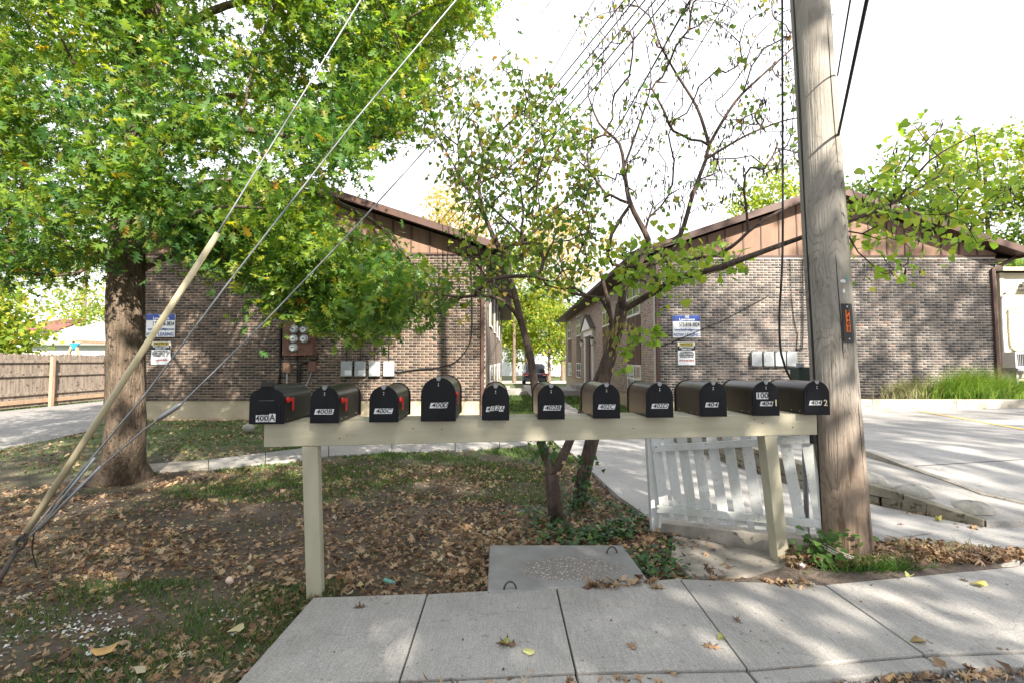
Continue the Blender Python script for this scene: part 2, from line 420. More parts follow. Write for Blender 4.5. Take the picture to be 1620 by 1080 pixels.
def pole_mat():
    m, t, b = new_mat('pole_wood')
    n1 = noise(t, 3.2, 6, (2.2, 2.2, 0.42)); n1.inputs['Distortion'].default_value = 1.2
    col = ramp(t, [(0.30, (0.17,0.155,0.135)), (0.5, (0.275,0.258,0.23)), (0.7, (0.21,0.195,0.172))]); t.links.new(n1.outputs['Fac'], col.inputs['Fac'])
    # swirling dark grain round the knots
    n2 = noise(t, 2.1, 3, (2.0, 2.0, 0.55)); n2.inputs['Distortion'].default_value = 0.8
    wv = mth(t, 'FRACT', mth(t, 'MULTIPLY', n2.outputs['Fac'], 16.0)); rw = ramp(t, [(0.0, (1,1,1)), (0.16, (0.35,0.35,0.35)), (0.38, (0,0,0))]); t.links.new(wv, rw.inputs['Fac'])
    n3 = noise(t, 1.3, 2, (1.5, 1.5, 0.8)); r3 = ramp(t, [(0.42, (0,0,0)), (0.58, (0.8,0.8,0.8))]); t.links.new(n3.outputs['Fac'], r3.inputs['Fac'])
    k = mixc(t, rw.outputs['Color'], r3.outputs['Color'], 1.0, 'MULTIPLY')
    # browner, bark-stained wood near the ground
    g = t.nodes.new('ShaderNodeNewGeometry'); s = t.nodes.new('ShaderNodeSeparateXYZ'); t.links.new(g.outputs['Position'], s.inputs[0])
    mr = t.nodes.new('ShaderNodeMapRange'); mr.inputs[1].default_value = 1.5; mr.inputs[2].default_value = 0.4; t.links.new(s.outputs[2], mr.inputs[0])
    low = mixc(t, col.outputs['Color'], (0.20, 0.115, 0.06), mth(t, 'MULTIPLY', mr.outputs[0], 0.6))
    n4 = noise(t, 5, 4, (2.5, 2.5, 0.5)); r4 = ramp(t, [(0.56, (0,0,0)), (0.66, (1,1,1))]); t.links.new(n4.outputs['Fac'], r4.inputs['Fac'])
    low = mixc(t, low, (0.075,0.045,0.03), mth(t, 'MULTIPLY', r4.outputs['Color'], mth(t, 'MULTIPLY', mr.outputs[0], 0.9)))
    t.links.new(mixc(t, low, (0.075,0.055,0.04), k), b.inputs['Base Color'])
    b.inputs['Roughness'].default_value = 0.9
    n5 = noise(t, 30, 6, (3, 3, 0.12)); bump(t, b, n5.outputs['Fac'], 0.8, 0.016)
    return m
MAT['pole'] = pole_mat()

MAT['oak_leaf'] = leaf_mat('oak_leaf', [(0.0,(0.052,0.118,0.036)), (0.45,(0.102,0.190,0.040)), (0.80,(0.19,0.275,0.042)), (0.95,(0.27,0.30,0.045)), (0.993,(0.33,0.25,0.035)), (1.0,(0.30,0.15,0.025))], 0.48, 0.4, vary=(0.9, (0.62,0.80,1.05), (1.35,1.22,0.85)))
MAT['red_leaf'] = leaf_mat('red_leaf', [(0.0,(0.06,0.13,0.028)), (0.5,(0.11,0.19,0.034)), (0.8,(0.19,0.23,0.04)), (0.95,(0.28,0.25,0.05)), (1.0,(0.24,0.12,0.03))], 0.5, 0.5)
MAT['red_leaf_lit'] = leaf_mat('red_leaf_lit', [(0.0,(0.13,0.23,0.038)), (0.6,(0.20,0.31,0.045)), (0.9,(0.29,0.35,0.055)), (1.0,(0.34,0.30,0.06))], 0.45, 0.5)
MAT['pod'] = leaf_mat('pod', [(0.0,(0.03,0.02,0.018)), (0.7,(0.06,0.04,0.035)), (1.0,(0.10,0.07,0.05))], 0, 0.7)
MAT['dry_leaf'] = leaf_mat('dry_leaf', [(0.0,(0.22,0.20,0.09)), (1.0,(0.33,0.28,0.13))], 0.3, 0.7)
MAT['litter'] = leaf_mat('litter', [(0.0,(0.075,0.042,0.025)), (0.3,(0.18,0.105,0.058)), (0.55,(0.28,0.19,0.115)), (0.8,(0.38,0.28,0.185)), (0.92,(0.33,0.205,0.11)), (0.97,(0.38,0.32,0.15)), (1.0,(0.38,0.34,0.28))], 0.12, 0.7, (1.2,1.0,0.7))
MAT['ivy'] = leaf_mat('ivy', [(0.0,(0.018,0.055,0.022)), (0.6,(0.035,0.095,0.028)), (0.92,(0.07,0.15,0.03)), (1.0,(0.2,0.24,0.05))], 0.25, 0.38)
MAT['weed'] = leaf_mat('weed', [(0.0,(0.045,0.10,0.03)), (1.0,(0.095,0.185,0.04))], 0.4, 0.45)
MAT['grass'] = leaf_mat('grass', [(0.0,(0.035,0.085,0.022)), (0.6,(0.06,0.13,0.03)), (0.9,(0.13,0.17,0.045)), (1.0,(0.27,0.24,0.11))], 0.3, 0.6)
MAT['grass_fine'] = leaf_mat('grass_fine', [(0.0,(0.07,0.16,0.02)), (0.5,(0.15,0.28,0.03)), (0.85,(0.27,0.36,0.06)), (1.0,(0.42,0.38,0.17))], 0.45, 0.5)
MAT['grass_dry'] = leaf_mat('grass_dry', [(0.0,(0.12,0.15,0.06)), (0.5,(0.26,0.26,0.13)), (1.0,(0.36,0.33,0.2))], 0.3, 0.6)
MAT['far_leaf'] = leaf_mat('far_leaf', [(0.0,(0.09,0.16,0.02)), (0.5,(0.17,0.25,0.03)), (0.85,(0.30,0.32,0.04)), (1.0,(0.42,0.33,0.06))], 0.5, 0.55)
MAT['far_green'] = leaf_mat('far_green', [(0.0,(0.05,0.10,0.03)), (0.6,(0.09,0.16,0.04)), (1.0,(0.16,0.21,0.05))], 0.45, 0.55)
MAT['far_pale'] = leaf_mat('far_pale', [(0.0,(0.26,0.25,0.10)), (0.5,(0.40,0.34,0.17)), (1.0,(0.45,0.32,0.17))], 0.55, 0.6)
MAT['shade_leaf'] = leaf_mat('shade_leaf', [(0.0,(0.05,0.10,0.03)), (1.0,(0.10,0.16,0.04))], 0.25, 0.5)

# leaf templates: length runs along +y, the upper face is +z
def T_oak():
    v = [(0,0.06,0),(0,.36,0),(0,.60,0),(0,.80,0),(.30,.22,-.05),(-.30,.22,-.05),(.44,.58,-.09),(-.44,.58,-.09),(.30,.90,-.05),(-.30,.90,-.05),
         (.07,.78,0),(-.07,.78,0),(0,1.05,-.03),(-.012,-.22,.01),(.012,-.22,.01)]
    f = [(0,4,1),(0,1,5),(1,6,2),(1,2,7),(2,8,3),(2,3,9),(10,12,11),(13,14,0)]
    # close the star round the midrib
    v += [(.06,.34,0),(-.06,.34,0),(.06,.60,0),(-.06,.60,0)]
    f += [(0,15,18),(0,18,16),(15,17,18),(17,10,11),(17,11,18)]
    f = [(0,4,15),(0,16,5),(15,6,17),(16,18,7),(17,8,10),(18,11,9),(10,12,11),(13,14,0),(0,15,16),(15,17,18),(15,18,16),(17,10,11),(17,11,18)]
    return np.array(v, float), np.array(f)
def T_heart():
    v = [(0,.10,0),(.26,-.03,.02),(.48,.16,.03),(.46,.46,.01),(.22,.80,-.02),(0,1.05,-.10),(-.22,.80,-.02),(-.46,.46,.01),(-.48,.16,.03),(-.26,-.03,.02),(0,.42,-.07)]
    f = [(10, i, (i+1) % 10) for i in range(10)]
    return np.array(v, float), np.array(f)
def T_simple():
    return np.array([(0,0,0),(.34,.45,.06),(0,1,-.05),(-.34,.45,.06)], float), np.array([(0,1,2),(0,2,3)])
def T_ivy():
    return np.array([(0,0,0),(.5,.12,-.04),(.3,.42,0),(0,1,-.06),(-.3,.42,0),(-.5,.12,-.04)], float), np.array([(0,1,2),(0,2,3),(0,3,4),(0,4,5)])
def T_blade(bend=0.35):
    return np.array([(-.5,0,0),(.5,0,0),(-.36,.5,bend*.25),(.36,.5,bend*.25),(0,1,bend)], float), np.array([(0,1,3),(0,3,2),(2,3,4)])
def T_pod():
    return np.array([(0,0,0),(.10,.4,.02),(0,1,0),(-.10,.4,-.02)], float), np.array([(0,1,2),(0,2,3)])
TO, TH, TS, TI, TB, TP = T_oak(), T_heart(), T_simple(), T_ivy(), T_blade(), T_pod()

def frames(axis, normal):
    a = axis/np.maximum(np.linalg.norm(axis, axis=1, keepdims=True), 1e-9)
    n = normal - a*np.sum(a*normal, axis=1, keepdims=True)
    n = n/np.maximum(np.linalg.norm(n, axis=1, keepdims=True), 1e-9)
    x = np.cross(a, n)
    return np.stack([x, a, n], axis=2)

def inst(T, pos, Rm, s, sx=None):
    tv, tf = T; n = len(pos)
    loc = np.broadcast_to(tv, (n,)+tv.shape).copy()
    if sx is not None: loc[:, :, 0] *= np.asarray(sx)[:, None]
    V = np.einsum('nij,nvj->nvi', Rm, loc)*np.asarray(s)[:, None, None] + pos[:, None, :]
    F = tf[None, :, :] + (np.arange(n)*len(tv))[:, None, None]
    return V.reshape(-1, 3), F.reshape(-1, tf.shape[1])

def scatter(name, T, pos, Rm, s, mat, parent=None, kind='stuff', sx=None):
    V, F = inst(T, np.asarray(pos, float), Rm, s, sx)
    o = link(name, np_mesh(name, V, F), mat, parent)
    if kind: o['kind'] = kind
    return o

def variants(T, n, seed, jag=.16, curl=0.0):
    """copies of a leaf outline, each a little different and curled in its own way"""
    rg = np.random.default_rng(seed); out = []
    for _ in range(n):
        v = T[0].copy(); v[:, 0] *= rg.uniform(.75, 1.2); v[:, :2] += rg.normal(0, jag*.3, v[:, :2].shape)*(np.abs(v[:, :1]) > .1)
        c, d, e = rg.normal(0, curl), rg.normal(0, curl), rg.normal(0, curl*.6)
        v[:, 2] += c*4*v[:, 0]**2+d*2*(v[:, 1]-.45)**2+e*v[:, 0]*(v[:, 1]-.4)*3
        out.append((v, T[1]))
    return out
def scatter_multi(name, Ts, pos, Rm, s, mat, parent=None, kind='stuff'):
    Vs, Fs, off = [], [], 0; k = np.arange(len(pos)) % len(Ts); s = np.asarray(s)
    for i, T in enumerate(Ts):
        m = k == i; V, F = inst(T, np.asarray(pos, float)[m], Rm[m], s[m]); Vs.append(V); Fs.append(F+off); off += len(V)
    o = link(name, np_mesh(name, np.concatenate(Vs), np.concatenate(Fs)), mat, parent)
    if kind: o['kind'] = kind
    return o

RNG = np.random.default_rng(11)
random.seed(5)

def flat_frames(n, rng, tilt=0.35):
    a = rng.uniform(0, 2*np.pi, n)
    ax = np.stack([np.cos(a), np.sin(a), rng.normal(0, tilt*0.6, n)], 1)
    nm = np.stack([rng.normal(0, tilt, n), rng.normal(0, tilt, n), np.ones(n)], 1)
    return frames(ax, nm)

def text_mesh(txt, size, shear=0.0, fat=0.0, align='CENTER'):
    c = bpy.data.curves.new('lettering', 'FONT'); c.body = txt; c.size = size; c.shear = shear; c.offset = fat
    c.align_x = align; c.align_y = 'CENTER'; c.extrude = 0.0008; c.resolution_u = 3
    o = bpy.data.objects.new('lettering', c); COL.objects.link(o)
    dg = bpy.context.evaluated_depsgraph_get()
    me = bpy.data.meshes.new_from_object(o.evaluated_get(dg))
    bpy.data.objects.remove(o); bpy.data.curves.remove(c)
    return me

def letter(txt, parent, mat, center, size, width=None, shear=0.0, fat=0.0, local=False, right=(1,0,0), up=(0,0,1), name='lettering'):
    """flat printed lettering on a plane spanned by right and up"""
    me = text_mesh(txt, size, shear, fat)
    r = Vector(right).normalized(); u = Vector(up).normalized(); n = r.cross(u)
    if width and len(me.vertices):
        xs = [v.co.x for v in me.vertices]; k = width/max(1e-6, max(xs)-min(xs)); me.transform(Matrix.Diagonal((k, 1, 1, 1)))
    m = Matrix(((r.x,u.x,n.x,center[0]),(r.y,u.y,n.y,center[1]),(r.z,u.z,n.z,center[2]),(0,0,0,1)))
    me.transform(m); me.materials.clear()
    return link(name, me, mat, parent, local)
# ================================================================== GROUND
def gz(x, y):
    x = np.asarray(x, float); y = np.asarray(y, float)
    near = np.clip((14-y)/4, 0, 1)*np.clip((y-1.9)/0.3, 0, 1)*np.clip((1.6-x)/0.4, 0, 1)
    b = 0.012*np.sin(2.1*x+0.7*y)+0.010*np.sin(1.3*x-2.7*y+1.1)+0.006*np.sin(6.3*x+4.1*y)+0.005*np.sin(9.1*y-5.3*x+2)
    slope = -0.018*np.clip(y-15, 0, 34)
    return b*near + slope - 0.004

xs = np.concatenate([np.arange(-300,-24,23.), np.arange(-24,-6,0.5), np.arange(-6,1.8,0.08), np.arange(1.8,24,0.6), np.arange(24,310,26.)])
ys = np.concatenate([np.arange(-120,-2,9.), np.arange(-2,2,0.4), np.arange(2,9,0.08), np.arange(9,16,0.3), np.arange(16,64,2.), np.arange(64,520,38.)])
gx, gy = np.meshgrid(xs, ys); V = np.stack([gx.ravel(), gy.ravel(), gz(gx.ravel(), gy.ravel())], 1)
nx, ny = len(xs), len(ys); ii = (np.arange(ny-1)[:, None]*nx+np.arange(nx-1)[None, :]).ravel()
F = np.stack([ii, ii+1, ii+1+nx, ii+nx], 1)

def ground_mat():
    m, t, b = new_mat('yard_soil')
    n = noise(t, 1.6, 8); soil = ramp(t, [(0.30, (0.042,0.033,0.026)), (0.5, (0.076,0.058,0.045)), (0.72, (0.14,0.11,0.086))]); t.links.new(n.outputs['Fac'], soil.inputs['Fac'])
    n2 = noise(t, 30, 5); r2 = ramp(t, [(0.60, (0,0,0)), (0.70, (0.8,0.8,0.8))]); t.links.new(n2.outputs['Fac'], r2.inputs['Fac'])
    s1 = mixc(t, soil.outputs['Color'], (0.17,0.13,0.10), r2.outputs['Color'])
    ng = noise(t, 9, 6); gr = ramp(t, [(0.35, (0.045,0.07,0.02)), (0.55, (0.075,0.105,0.03)), (0.75, (0.15,0.13,0.06))]); t.links.new(ng.outputs['Fac'], gr.inputs['Fac'])
    g = t.nodes.new('ShaderNodeNewGeometry'); s = t.nodes.new('ShaderNodeSeparateXYZ'); t.links.new(g.outputs['Position'], s.inputs[0])
    mr = t.nodes.new('ShaderNodeMapRange'); mr.inputs[1].default_value = 6.2; mr.inputs[2].default_value = 10.5; t.links.new(s.outputs[1], mr.inputs[0])
    nn = noise(t, 1.1, 5); f = mth(t, 'ADD', mr.outputs[0], mth(t, 'MULTIPLY', mth(t, 'SUBTRACT', nn.outputs['Fac'], 0.5), 2.0))
    fc = mth(t, 'MINIMUM', mth(t, 'MAXIMUM', f, 0.0), 0.92)
    t.links.new(mixc(t, s1, gr.outputs['Color'], fc), b.inputs['Base Color']); b.inputs['Roughness'].default_value = 0.95
    bump(t, b, noise(t, 22, 8).outputs['Fac'], 0.9, 0.03)
    return m
ground = link('ground', np_mesh('ground', V, F), ground_mat(), smooth=True)
tag(ground, 'dark bare yard soil with thin grass under the trees', 'ground', kind='structure')

def slab(mb_poly, z0, z1):
    return MB().prism([(p[0], p[1], z0) for p in mb_poly], (0, 0, z1-z0))

def ccw(poly):
    a = sum(poly[i][0]*poly[(i+1) % len(poly)][1]-poly[(i+1) % len(poly)][0]*poly[i][1] for i in range(len(poly)))
    return poly if a > 0 else poly[::-1]

# ---- front sidewalk: slabs between saw joints
sidewalk = empty('sidewalk', (0.5, 2.9, 0), 'grey concrete sidewalk in front of the mailbox stand', 'sidewalk'); sidewalk['kind'] = 'structure'
ZS = 0.05
farp = [(495,944),(676,938),(880,927),(1075,914),(1305,924)]
nearp = [(372,1082),(632,1074),(911,1061),(1182,1056),(1462,1033)]
fp = [G(a, b, ZS) for a, b in farp] + [Vector((4.6, 3.83, ZS)), Vector((7.2, 4.05, ZS)), Vector((12, 4.4, ZS))]
npn = [G(a, b, ZS) for a, b in nearp] + [Vector((3.6, 2.66, ZS)), Vector((6.4, 2.95, ZS)), Vector((12, 3.3, ZS))]
SIDEPOLY = [(p.x, p.y) for p in fp] + [(p.x, p.y) for p in npn[::-1]]
for i in range(len(fp)-1):
    a, b, c, d = [q.copy() for q in (npn[i], npn[i+1], fp[i+1], fp[i])]
    e = (b-a).normalized()*0.004; f = (c-d).normalized()*0.004
    poly = [a+e, b-e, c-f, d+f]
    s = slab(poly, -0.10, ZS-0.002*(i % 2)).build('slab', MAT['concrete'], sidewalk, bevel=0.006)
# narrow kerb lip along the street side
for i in range(0, len(npn)-1):
    a, b = npn[i], npn[i+1]; d = (b-a).normalized(); nrm = Vector((d.y, -d.x, 0))
    poly = [a+nrm*0.10+d*0.005, b+nrm*0.10-d*0.005, b+nrm*0.004-d*0.005, a+nrm*0.004+d*0.005]
    slab(poly, -0.10, ZS-0.012).build('kerb_edge', MAT['concrete'], sidewalk, bevel=0.008)

# ---- street
st = MB().prism([(-60,-7.5,0),(60,-7.5,0),(60,6.0,0),(12,3.22,0),(6.4,2.84,0),(3.6,2.55,0),(2.07,2.45,0),(1.13,2.34,0),(0.28,2.31,0),(-0.45,2.27,0),(-1.4,2.05,0),(-8,1.55,0),(-60,1.2,0)], (0,0,0.012)).build('street', MAT['asphalt'])
tag(st, 'grey asphalt street edge along the sidewalk', 'street', kind='structure')

# ---- diagonal yard path
path = empty('yard_path', (-1.5, 8, 0), 'narrow concrete path crossing the yard behind the mailboxes', 'path'); path['kind'] = 'structure'
lo = [(205,747),(330,741),(420,731),(520,720),(620,715),(720,711),(790,706),(866,700)]
hi = [(205,735),(330,726),(420,715),(520,703),(620,698),(720,694),(790,690),(866,686)]
lo = [G(a, b, 0.03) for a, b in lo]; hi = [G(a, b, 0.03) for a, b in hi]
PATHPOLY = [(p.x, p.y) for p in lo]+[(p.x, p.y) for p in hi[::-1]]
for i in range(len(lo)-1):
    e = (lo[i+1]-lo[i]).normalized()*0.005
    slab([lo[i]+e, lo[i+1]-e, hi[i+1]-e, hi[i]+e], -0.08, 0.03).build('slab', MAT['concrete_old'] if i < 1 else MAT['concrete'], path, bevel=0.006)

# ---- walkway between the buildings
walk = empty('walkway', (1.3, 10, 0), 'concrete walkway leading away between the two brick buildings', 'walkway'); walk['kind'] = 'structure'
yy = 9.66
while yy < 40:
    z = float(gz(1.3, yy+1.5))
    slab([(0.85, yy), (1.95, yy), (1.95, yy+1.49), (0.85, yy+1.49)], z-0.1, z+0.045).build('slab', MAT['concrete'], walk, bevel=0.006)
    yy += 1.5
WALKPOLY = [(0.85,9.66),(1.95,9.66),(1.95,40),(0.85,40)]

# ---- driveway
drive = empty('driveway', (2, 6, 0), 'pale concrete driveway running back beside the picket fence', 'driveway'); drive['kind'] = 'structure'
D1 = [(0.72,9.62),(0.80,8.6),(0.94,8.0),(1.05,6.66),(1.14,5.5),(1.27,4.75),(1.36,4.50),(1.66,4.34),(2.0,4.16),(2.38,3.98),(2.40,4.13),(2.93,4.16),(4.08,4.50),(3.80,4.90),(3.63,5.2),(3.28,5.7),(3.01,7.4),(2.86,9.62)]
D2 = [(2.95,4.155),(3.55,3.755),(4.6,3.84),(7.2,4.06),(12,4.41),(12,4.98),(9,4.74),(4.12,4.495)]
DRIVEPOLY = D1; APRON = D2
slab(ccw(D1), -0.1, 0.045).build('slab', MAT['concrete_drive'], drive)
slab(ccw(D2), -0.1, 0.043).build('slab', MAT['concrete_drive'], drive)

# ---- parking lot, rising to the back, with its low block wall
def zl(x, y):
    s = np.clip((np.asarray(y, float)-4.4)/2.6, 0, 1); s = s*s*(3-2*s)
    return 0.07+s*(0.25+0.03*np.clip(np.asarray(x, float)-7.15, 0, 6))
KL = [(4.12,4.50),(3.88,4.82),(3.68,5.2),(3.34,5.72),(3.07,7.4),(2.92,9.6),(2.85,11.3)]   # wall face line
def kx(y):
    return np.interp(y, [k[1] for k in KL], [k[0] for k in KL])
def ktop(y):
    return np.interp(y, [4.5, 5.2, 5.72, 7.4, 11.3], [0.10, 0.235, 0.295, 0.38, 0.42])
lot = empty('parking_lot', (8, 8, 0), 'pale concrete parking lot beside the right brick building', 'parking lot'); lot['kind'] = 'structure'
def lot_sheet(name, fx0, fx1, y0, y1, ny_, nx_, zf, mat):
    vs = []; fs = []
    for j in range(ny_):
        y = y0+(y1-y0)*j/(ny_-1); a, b = fx0(y), fx1(y)
        for i in range(nx_):
            x = a+(b-a)*i/(nx_-1); vs.append((x, y, zf(x, y)))
    for j in range(ny_-1):
        for i in range(nx_-1):
            k = j*nx_+i; fs.append((k, k+1, k+1+nx_, k+nx_))
    return link(name, np_mesh(name, vs, fs), mat, lot, smooth=True)
cx_ = lambda y: float(np.interp(y, [4.6, 5.0, 6.6, 9.6, 11.3], [5.2, 4.70, 4.62, 4.40, 4.30]))
zstrip = lambda x, y: float(np.interp(x, [kx(y), cx_(y)+.02], [ktop(y)-0.006, ktop(y)*0.72+0.005]))
lot_sheet('paving', lambda y: cx_(y)+0.05, lambda y: 20.0, 4.60, 11.28, 30, 24, lambda x, y: float(zl(x, y)), MAT['concrete_drive'])
lot_sheet('kerb_strip', lambda y: float(kx(y))+0.10, lambda y: cx_(y)+0.02, 4.52, 11.28, 26, 5, zstrip, MAT['concrete'])
kb = MB(); pts = [(cx_(y), y) for y in np.linspace(4.75, 11.2, 20)]
for (x, y), (x2, y2) in zip(pts[:-1], pts[1:]):
    z = max(float(zl(x, y)), float(ktop(y))*0.72)+0.02; z2 = max(float(zl(x2, y2)), float(ktop(y2))*0.72)+0.02
    kb.add([(x-.05,y,-.05),(x+.05,y,-.05),(x2+.05,y2,-.05),(x2-.05,y2,-.05),(x-.05,y,z),(x+.05,y,z),(x2+.05,y2,z2),(x2-.05,y2,z2)], [(0,3,2,1),(4,5,6,7),(0,1,5,4),(1,2,6,5),(2,3,7,6),(3,0,4,7)])
kb.build('lot_kerb', MAT['concrete_old'], lot)
# near end of the strip
MB().prism([(4.13,4.488,-.02),(9,4.732,-.02),(9,4.90,-.02),(4.9,4.72,-.02),(4.22,4.64,-.02)], (0,0,0.118)).build('kerb_end', MAT['concrete'], lot, bevel=0.008)
# yellow bay line and joint
def strip(a, b, w, zoff):
    a = Vector(a); b = Vector(b); n = 14; vs = []; fs = []; d = (b-a).normalized(); s = Vector((d.y, -d.x))*w/2
    for k in range(n):
        p = a+(b-a)*k/(n-1)
        for q in (p-s, p+s): vs.append((q.x, q.y, float(zl(q.x, q.y))+zoff))
    for k in range(n-1): fs.append((2*k, 2*k+1, 2*k+3, 2*k+2))
    return vs, fs
MAT['line_yellow'] = M('line_yellow', (0.62,0.42,0.10), (0.50,0.38,0.17), 9, 0.8, speck=(0.4,0.38,0.33), sscale=40, sthr=0.6)
ya = G(1425,653,0.25); yb = G(1640,690,0.28)
v_, f_ = strip((ya.x, ya.y), (yb.x, yb.y), 0.10, 0.006); link('bay_line', np_mesh('bay_line', v_, f_), MAT['line_yellow'], lot)
MAT['joint'] = M('joint', (0.10,0.10,0.095), (0.15,0.145,0.14), 20, 0.95)
v_, f_ = strip((4.75, 6.05), (12, 7.2), 0.015, 0.005); link('joint', np_mesh('joint', v_, f_), MAT['joint'], lot)

# block wall: every block its own piece
wall = empty('block_wall', (3.3, 6, 0), 'low mossy concrete block wall edging the parking lot', 'wall')
MAT['block'] = M('block', (0.27,0.245,0.19), (0.14,0.125,0.095), 6, 0.95, 0.6, 45, 0.008, speck=(0.075,0.075,0.05), sscale=17, sthr=0.6)
line = cat_rom([(x, y, 0) for x, y in KL], 0.02); acc = [0]
for a, b in zip(line[:-1], line[1:]): acc.append(acc[-1]+(b-a).length)
def at_len(s):
    i = min(np.searchsorted(acc, s), len(acc)-1); return line[i]
L = acc[-1]; course = 0.155
for r in range(3):
    s = 0.0 if r % 2 == 0 else -0.2
    while s < L-0.1:
        a = at_len(max(s, 0)); b = at_len(min(s+0.385, L)); s += 0.395
        if (b-a).length < 0.08: continue
        z0 = -0.03+r*course; ta, tb = float(ktop(a.y)), float(ktop(b.y)); za, zb_ = [tp if tp-(z0+course) < .05 else z0+course-.008 for tp in (ta, tb)]
        if max(za, zb_)-z0 < .03: continue
        za = max(za, z0+.004); zb_ = max(zb_, z0+.004)
        d = (b-a).normalized(); nrm = Vector((d.y, -d.x, 0)); off = nrm*random.uniform(-0.006, 0.006)
        q = [(a+off), (b+off), b+nrm*.14, a+nrm*.14]
        MB().add([p+Vector((0,0,z0)) for p in q]+[p+Vector((0,0,h_)) for p, h_ in zip(q, (za, zb_, zb_, za))], [(0,3,2,1),(4,5,6,7),(0,1,5,4),(1,2,6,5),(2,3,7,6),(3,0,4,7)]).build('block', MAT['block'], wall, bevel=0.008)
# three rounded concrete bumps on the strip
for k, (px, py, r) in enumerate([(1375,757,0.165),(1446,777,0.17),(1538,803,0.165)]):
    z = .2
    for _ in range(6):
        c = G(px, py, z); z = zstrip(c.x, c.y)
    c = G(px, py, z); v = []; f = []; n = 18; rings = 6
    for j in range(rings):
        t = j/(rings-1)*math.pi/2
        for i in range(n):
            a = 2*math.pi*i/n; rr = r*math.cos(t)*(1+0.06*math.sin(3*a+k)+.05*math.sin(7*a+2*k+3*t))
            v.append((c.x+rr*math.cos(a)*1.05, c.y+rr*math.sin(a)*0.95, z-0.02+0.085*math.sin(t)*(1+.07*math.sin(4*a+k))))
    for j in range(rings-1):
        for i in range(n): f.append((j*n+i, j*n+(i+1) % n, (j+1)*n+(i+1) % n, (j+1)*n+i))
    o = MB().add(v, f).build('concrete_dome', MAT['stone_white'], None, smooth=True)
    o.data.transform(Matrix.Translation(-c)); o.location = c
    tag(o, ['rounded concrete bump on the kerb strip nearest the utility pole', 'rounded concrete bump on the kerb strip, middle of three', 'rounded concrete bump nearest the end of the kerb strip'][k], 'kerb bump', 'concrete bumps on the kerb strip')

# ---- gravel lane at the far left
LANEPOLY = [(-40,2.2),(-12,5.2),(-9.4,7.6),(-8.6,8.6),(-8.6,9.5),(-9.0,11),(-10.6,13),(-11.2,30),(-15.0,30),(-15.0,20),(-14.9,15),(-14.6,12.5),(-40,9.5)]
slab(ccw(LANEPOLY), -0.05, 0.014).build('lane', MAT['gravel_lane']); tag(bpy.data.objects['lane'], 'grey gravel lane beside the board fence', 'lane', kind='structure')

# ---- planting bed and kerb in front of the right building
bed = MB().prism([(4.6,11.42,0),(16,11.42,0),(16,13.47,0),(4.6,13.47,0)], (0,0,0.56)).build('planting_bed', M('mulch', (0.10,0.075,0.055), (0.06,0.045,0.035), 14, 0.95, 0.8, 30, 0.03))
tag(bed, 'mulched planting bed against the right brick building', 'planting bed', kind='structure')
kw = empty('bed_kerb', (9, 11.3, 0.2), 'stained pale concrete kerb wall in front of the right brick building', 'kerb wall')
MAT['kerb_stain'] = M('kerb_stain', (0.46,0.43,0.37), (0.27,0.25,0.21), 2.6, 0.9, 0.3, 50, stretch=(2,2,0.6), speck=(0.17,0.15,0.12), sscale=6, sthr=0.62)
for x0, x1 in ((4.6,6.3),(6.305,8.0),(8.005,9.86),(9.865,11.62),(11.625,13.4),(13.405,15.9)):
    MB().box(x0, x1, 11.285, 11.44, -0.02, 0.625).build('kerb_section', MAT['kerb_stain'], kw, bevel=0.012)

# ---- concrete lid of the storm inlet, half under the sidewalk
ZL = 0.058
lidp = [G(775,861,ZL), G(985,861,ZL), G(1027,919,ZL), G(771,935,ZL)]
lid = empty('inlet_lid', ((lidp[0]+lidp[2])/2)-Vector((0,0,ZL)), 'square concrete storm inlet lid with two rusty lifting loops', 'inlet lid')
def lid_mat():
    m, t, b = new_mat('lid_concrete'); n = noise(t, 5, 6); c = ramp(t, [(0.3,(0.25,0.25,0.25)),(0.7,(0.17,0.17,0.172))]); t.links.new(n.outputs['Fac'], c.inputs['Fac'])
    g = t.nodes.new('ShaderNodeNewGeometry'); k = t.nodes.new('ShaderNodeVectorMath'); k.operation = 'SUBTRACT'; k.inputs[1].default_value = G(905,898,ZL)
    t.links.new(g.outputs['Position'], k.inputs[0]); mp = t.nodes.new('ShaderNodeMapping'); mp.inputs['Scale'].default_value = (2.55,4.4,1); t.links.new(k.outputs[0], mp.inputs['Vector'])
    ln = t.nodes.new('ShaderNodeVectorMath'); ln.operation = 'LENGTH'; t.links.new(mp.outputs['Vector'], ln.inputs[0])
    rm = ramp(t, [(0.80,(1,1,1)),(1.0,(0,0,0))]); t.links.new(mth(t, 'ADD', ln.outputs['Value'], mth(t, 'MULTIPLY', mth(t,'SUBTRACT',noise(t,9,4).outputs['Fac'],0.5), 0.6)), rm.inputs['Fac'])
    n2 = noise(t, 75, 2); r2 = ramp(t, [(0.50,(0.17,0.155,0.15)),(0.60,(0.24,0.22,0.21)),(0.70,(0.62,0.60,0.58))]); t.links.new(n2.outputs['Fac'], r2.inputs['Fac'])
    t.links.new(mixc(t, c.outputs['Color'], r2.outputs['Color'], rm.outputs['Color']), b.inputs['Base Color']); b.inputs['Roughness'].default_value = 0.9
    bump(t, b, noise(t, 75, 4).outputs['Fac'], 0.5, 0.006); return m
LIDPOLY = [(p.x, p.y) for p in lidp]
slab(ccw([(p.x, p.y) for p in lidp]), -0.12, ZL).build('lid_slab', lid_mat(), lid, bevel=0.01)
for px, py in ((968,874),(807,931)):
    c = G(px, py, ZL); MB().tube([c+Vector((math.cos(a)*0.038, 0.004*math.cos(a), math.sin(a)*0.05-0.004)) for a in np.linspace(0, math.pi, 10)], 0.0065, 6).build('lifting_loop', MAT['dark_iron'], lid, smooth=True)
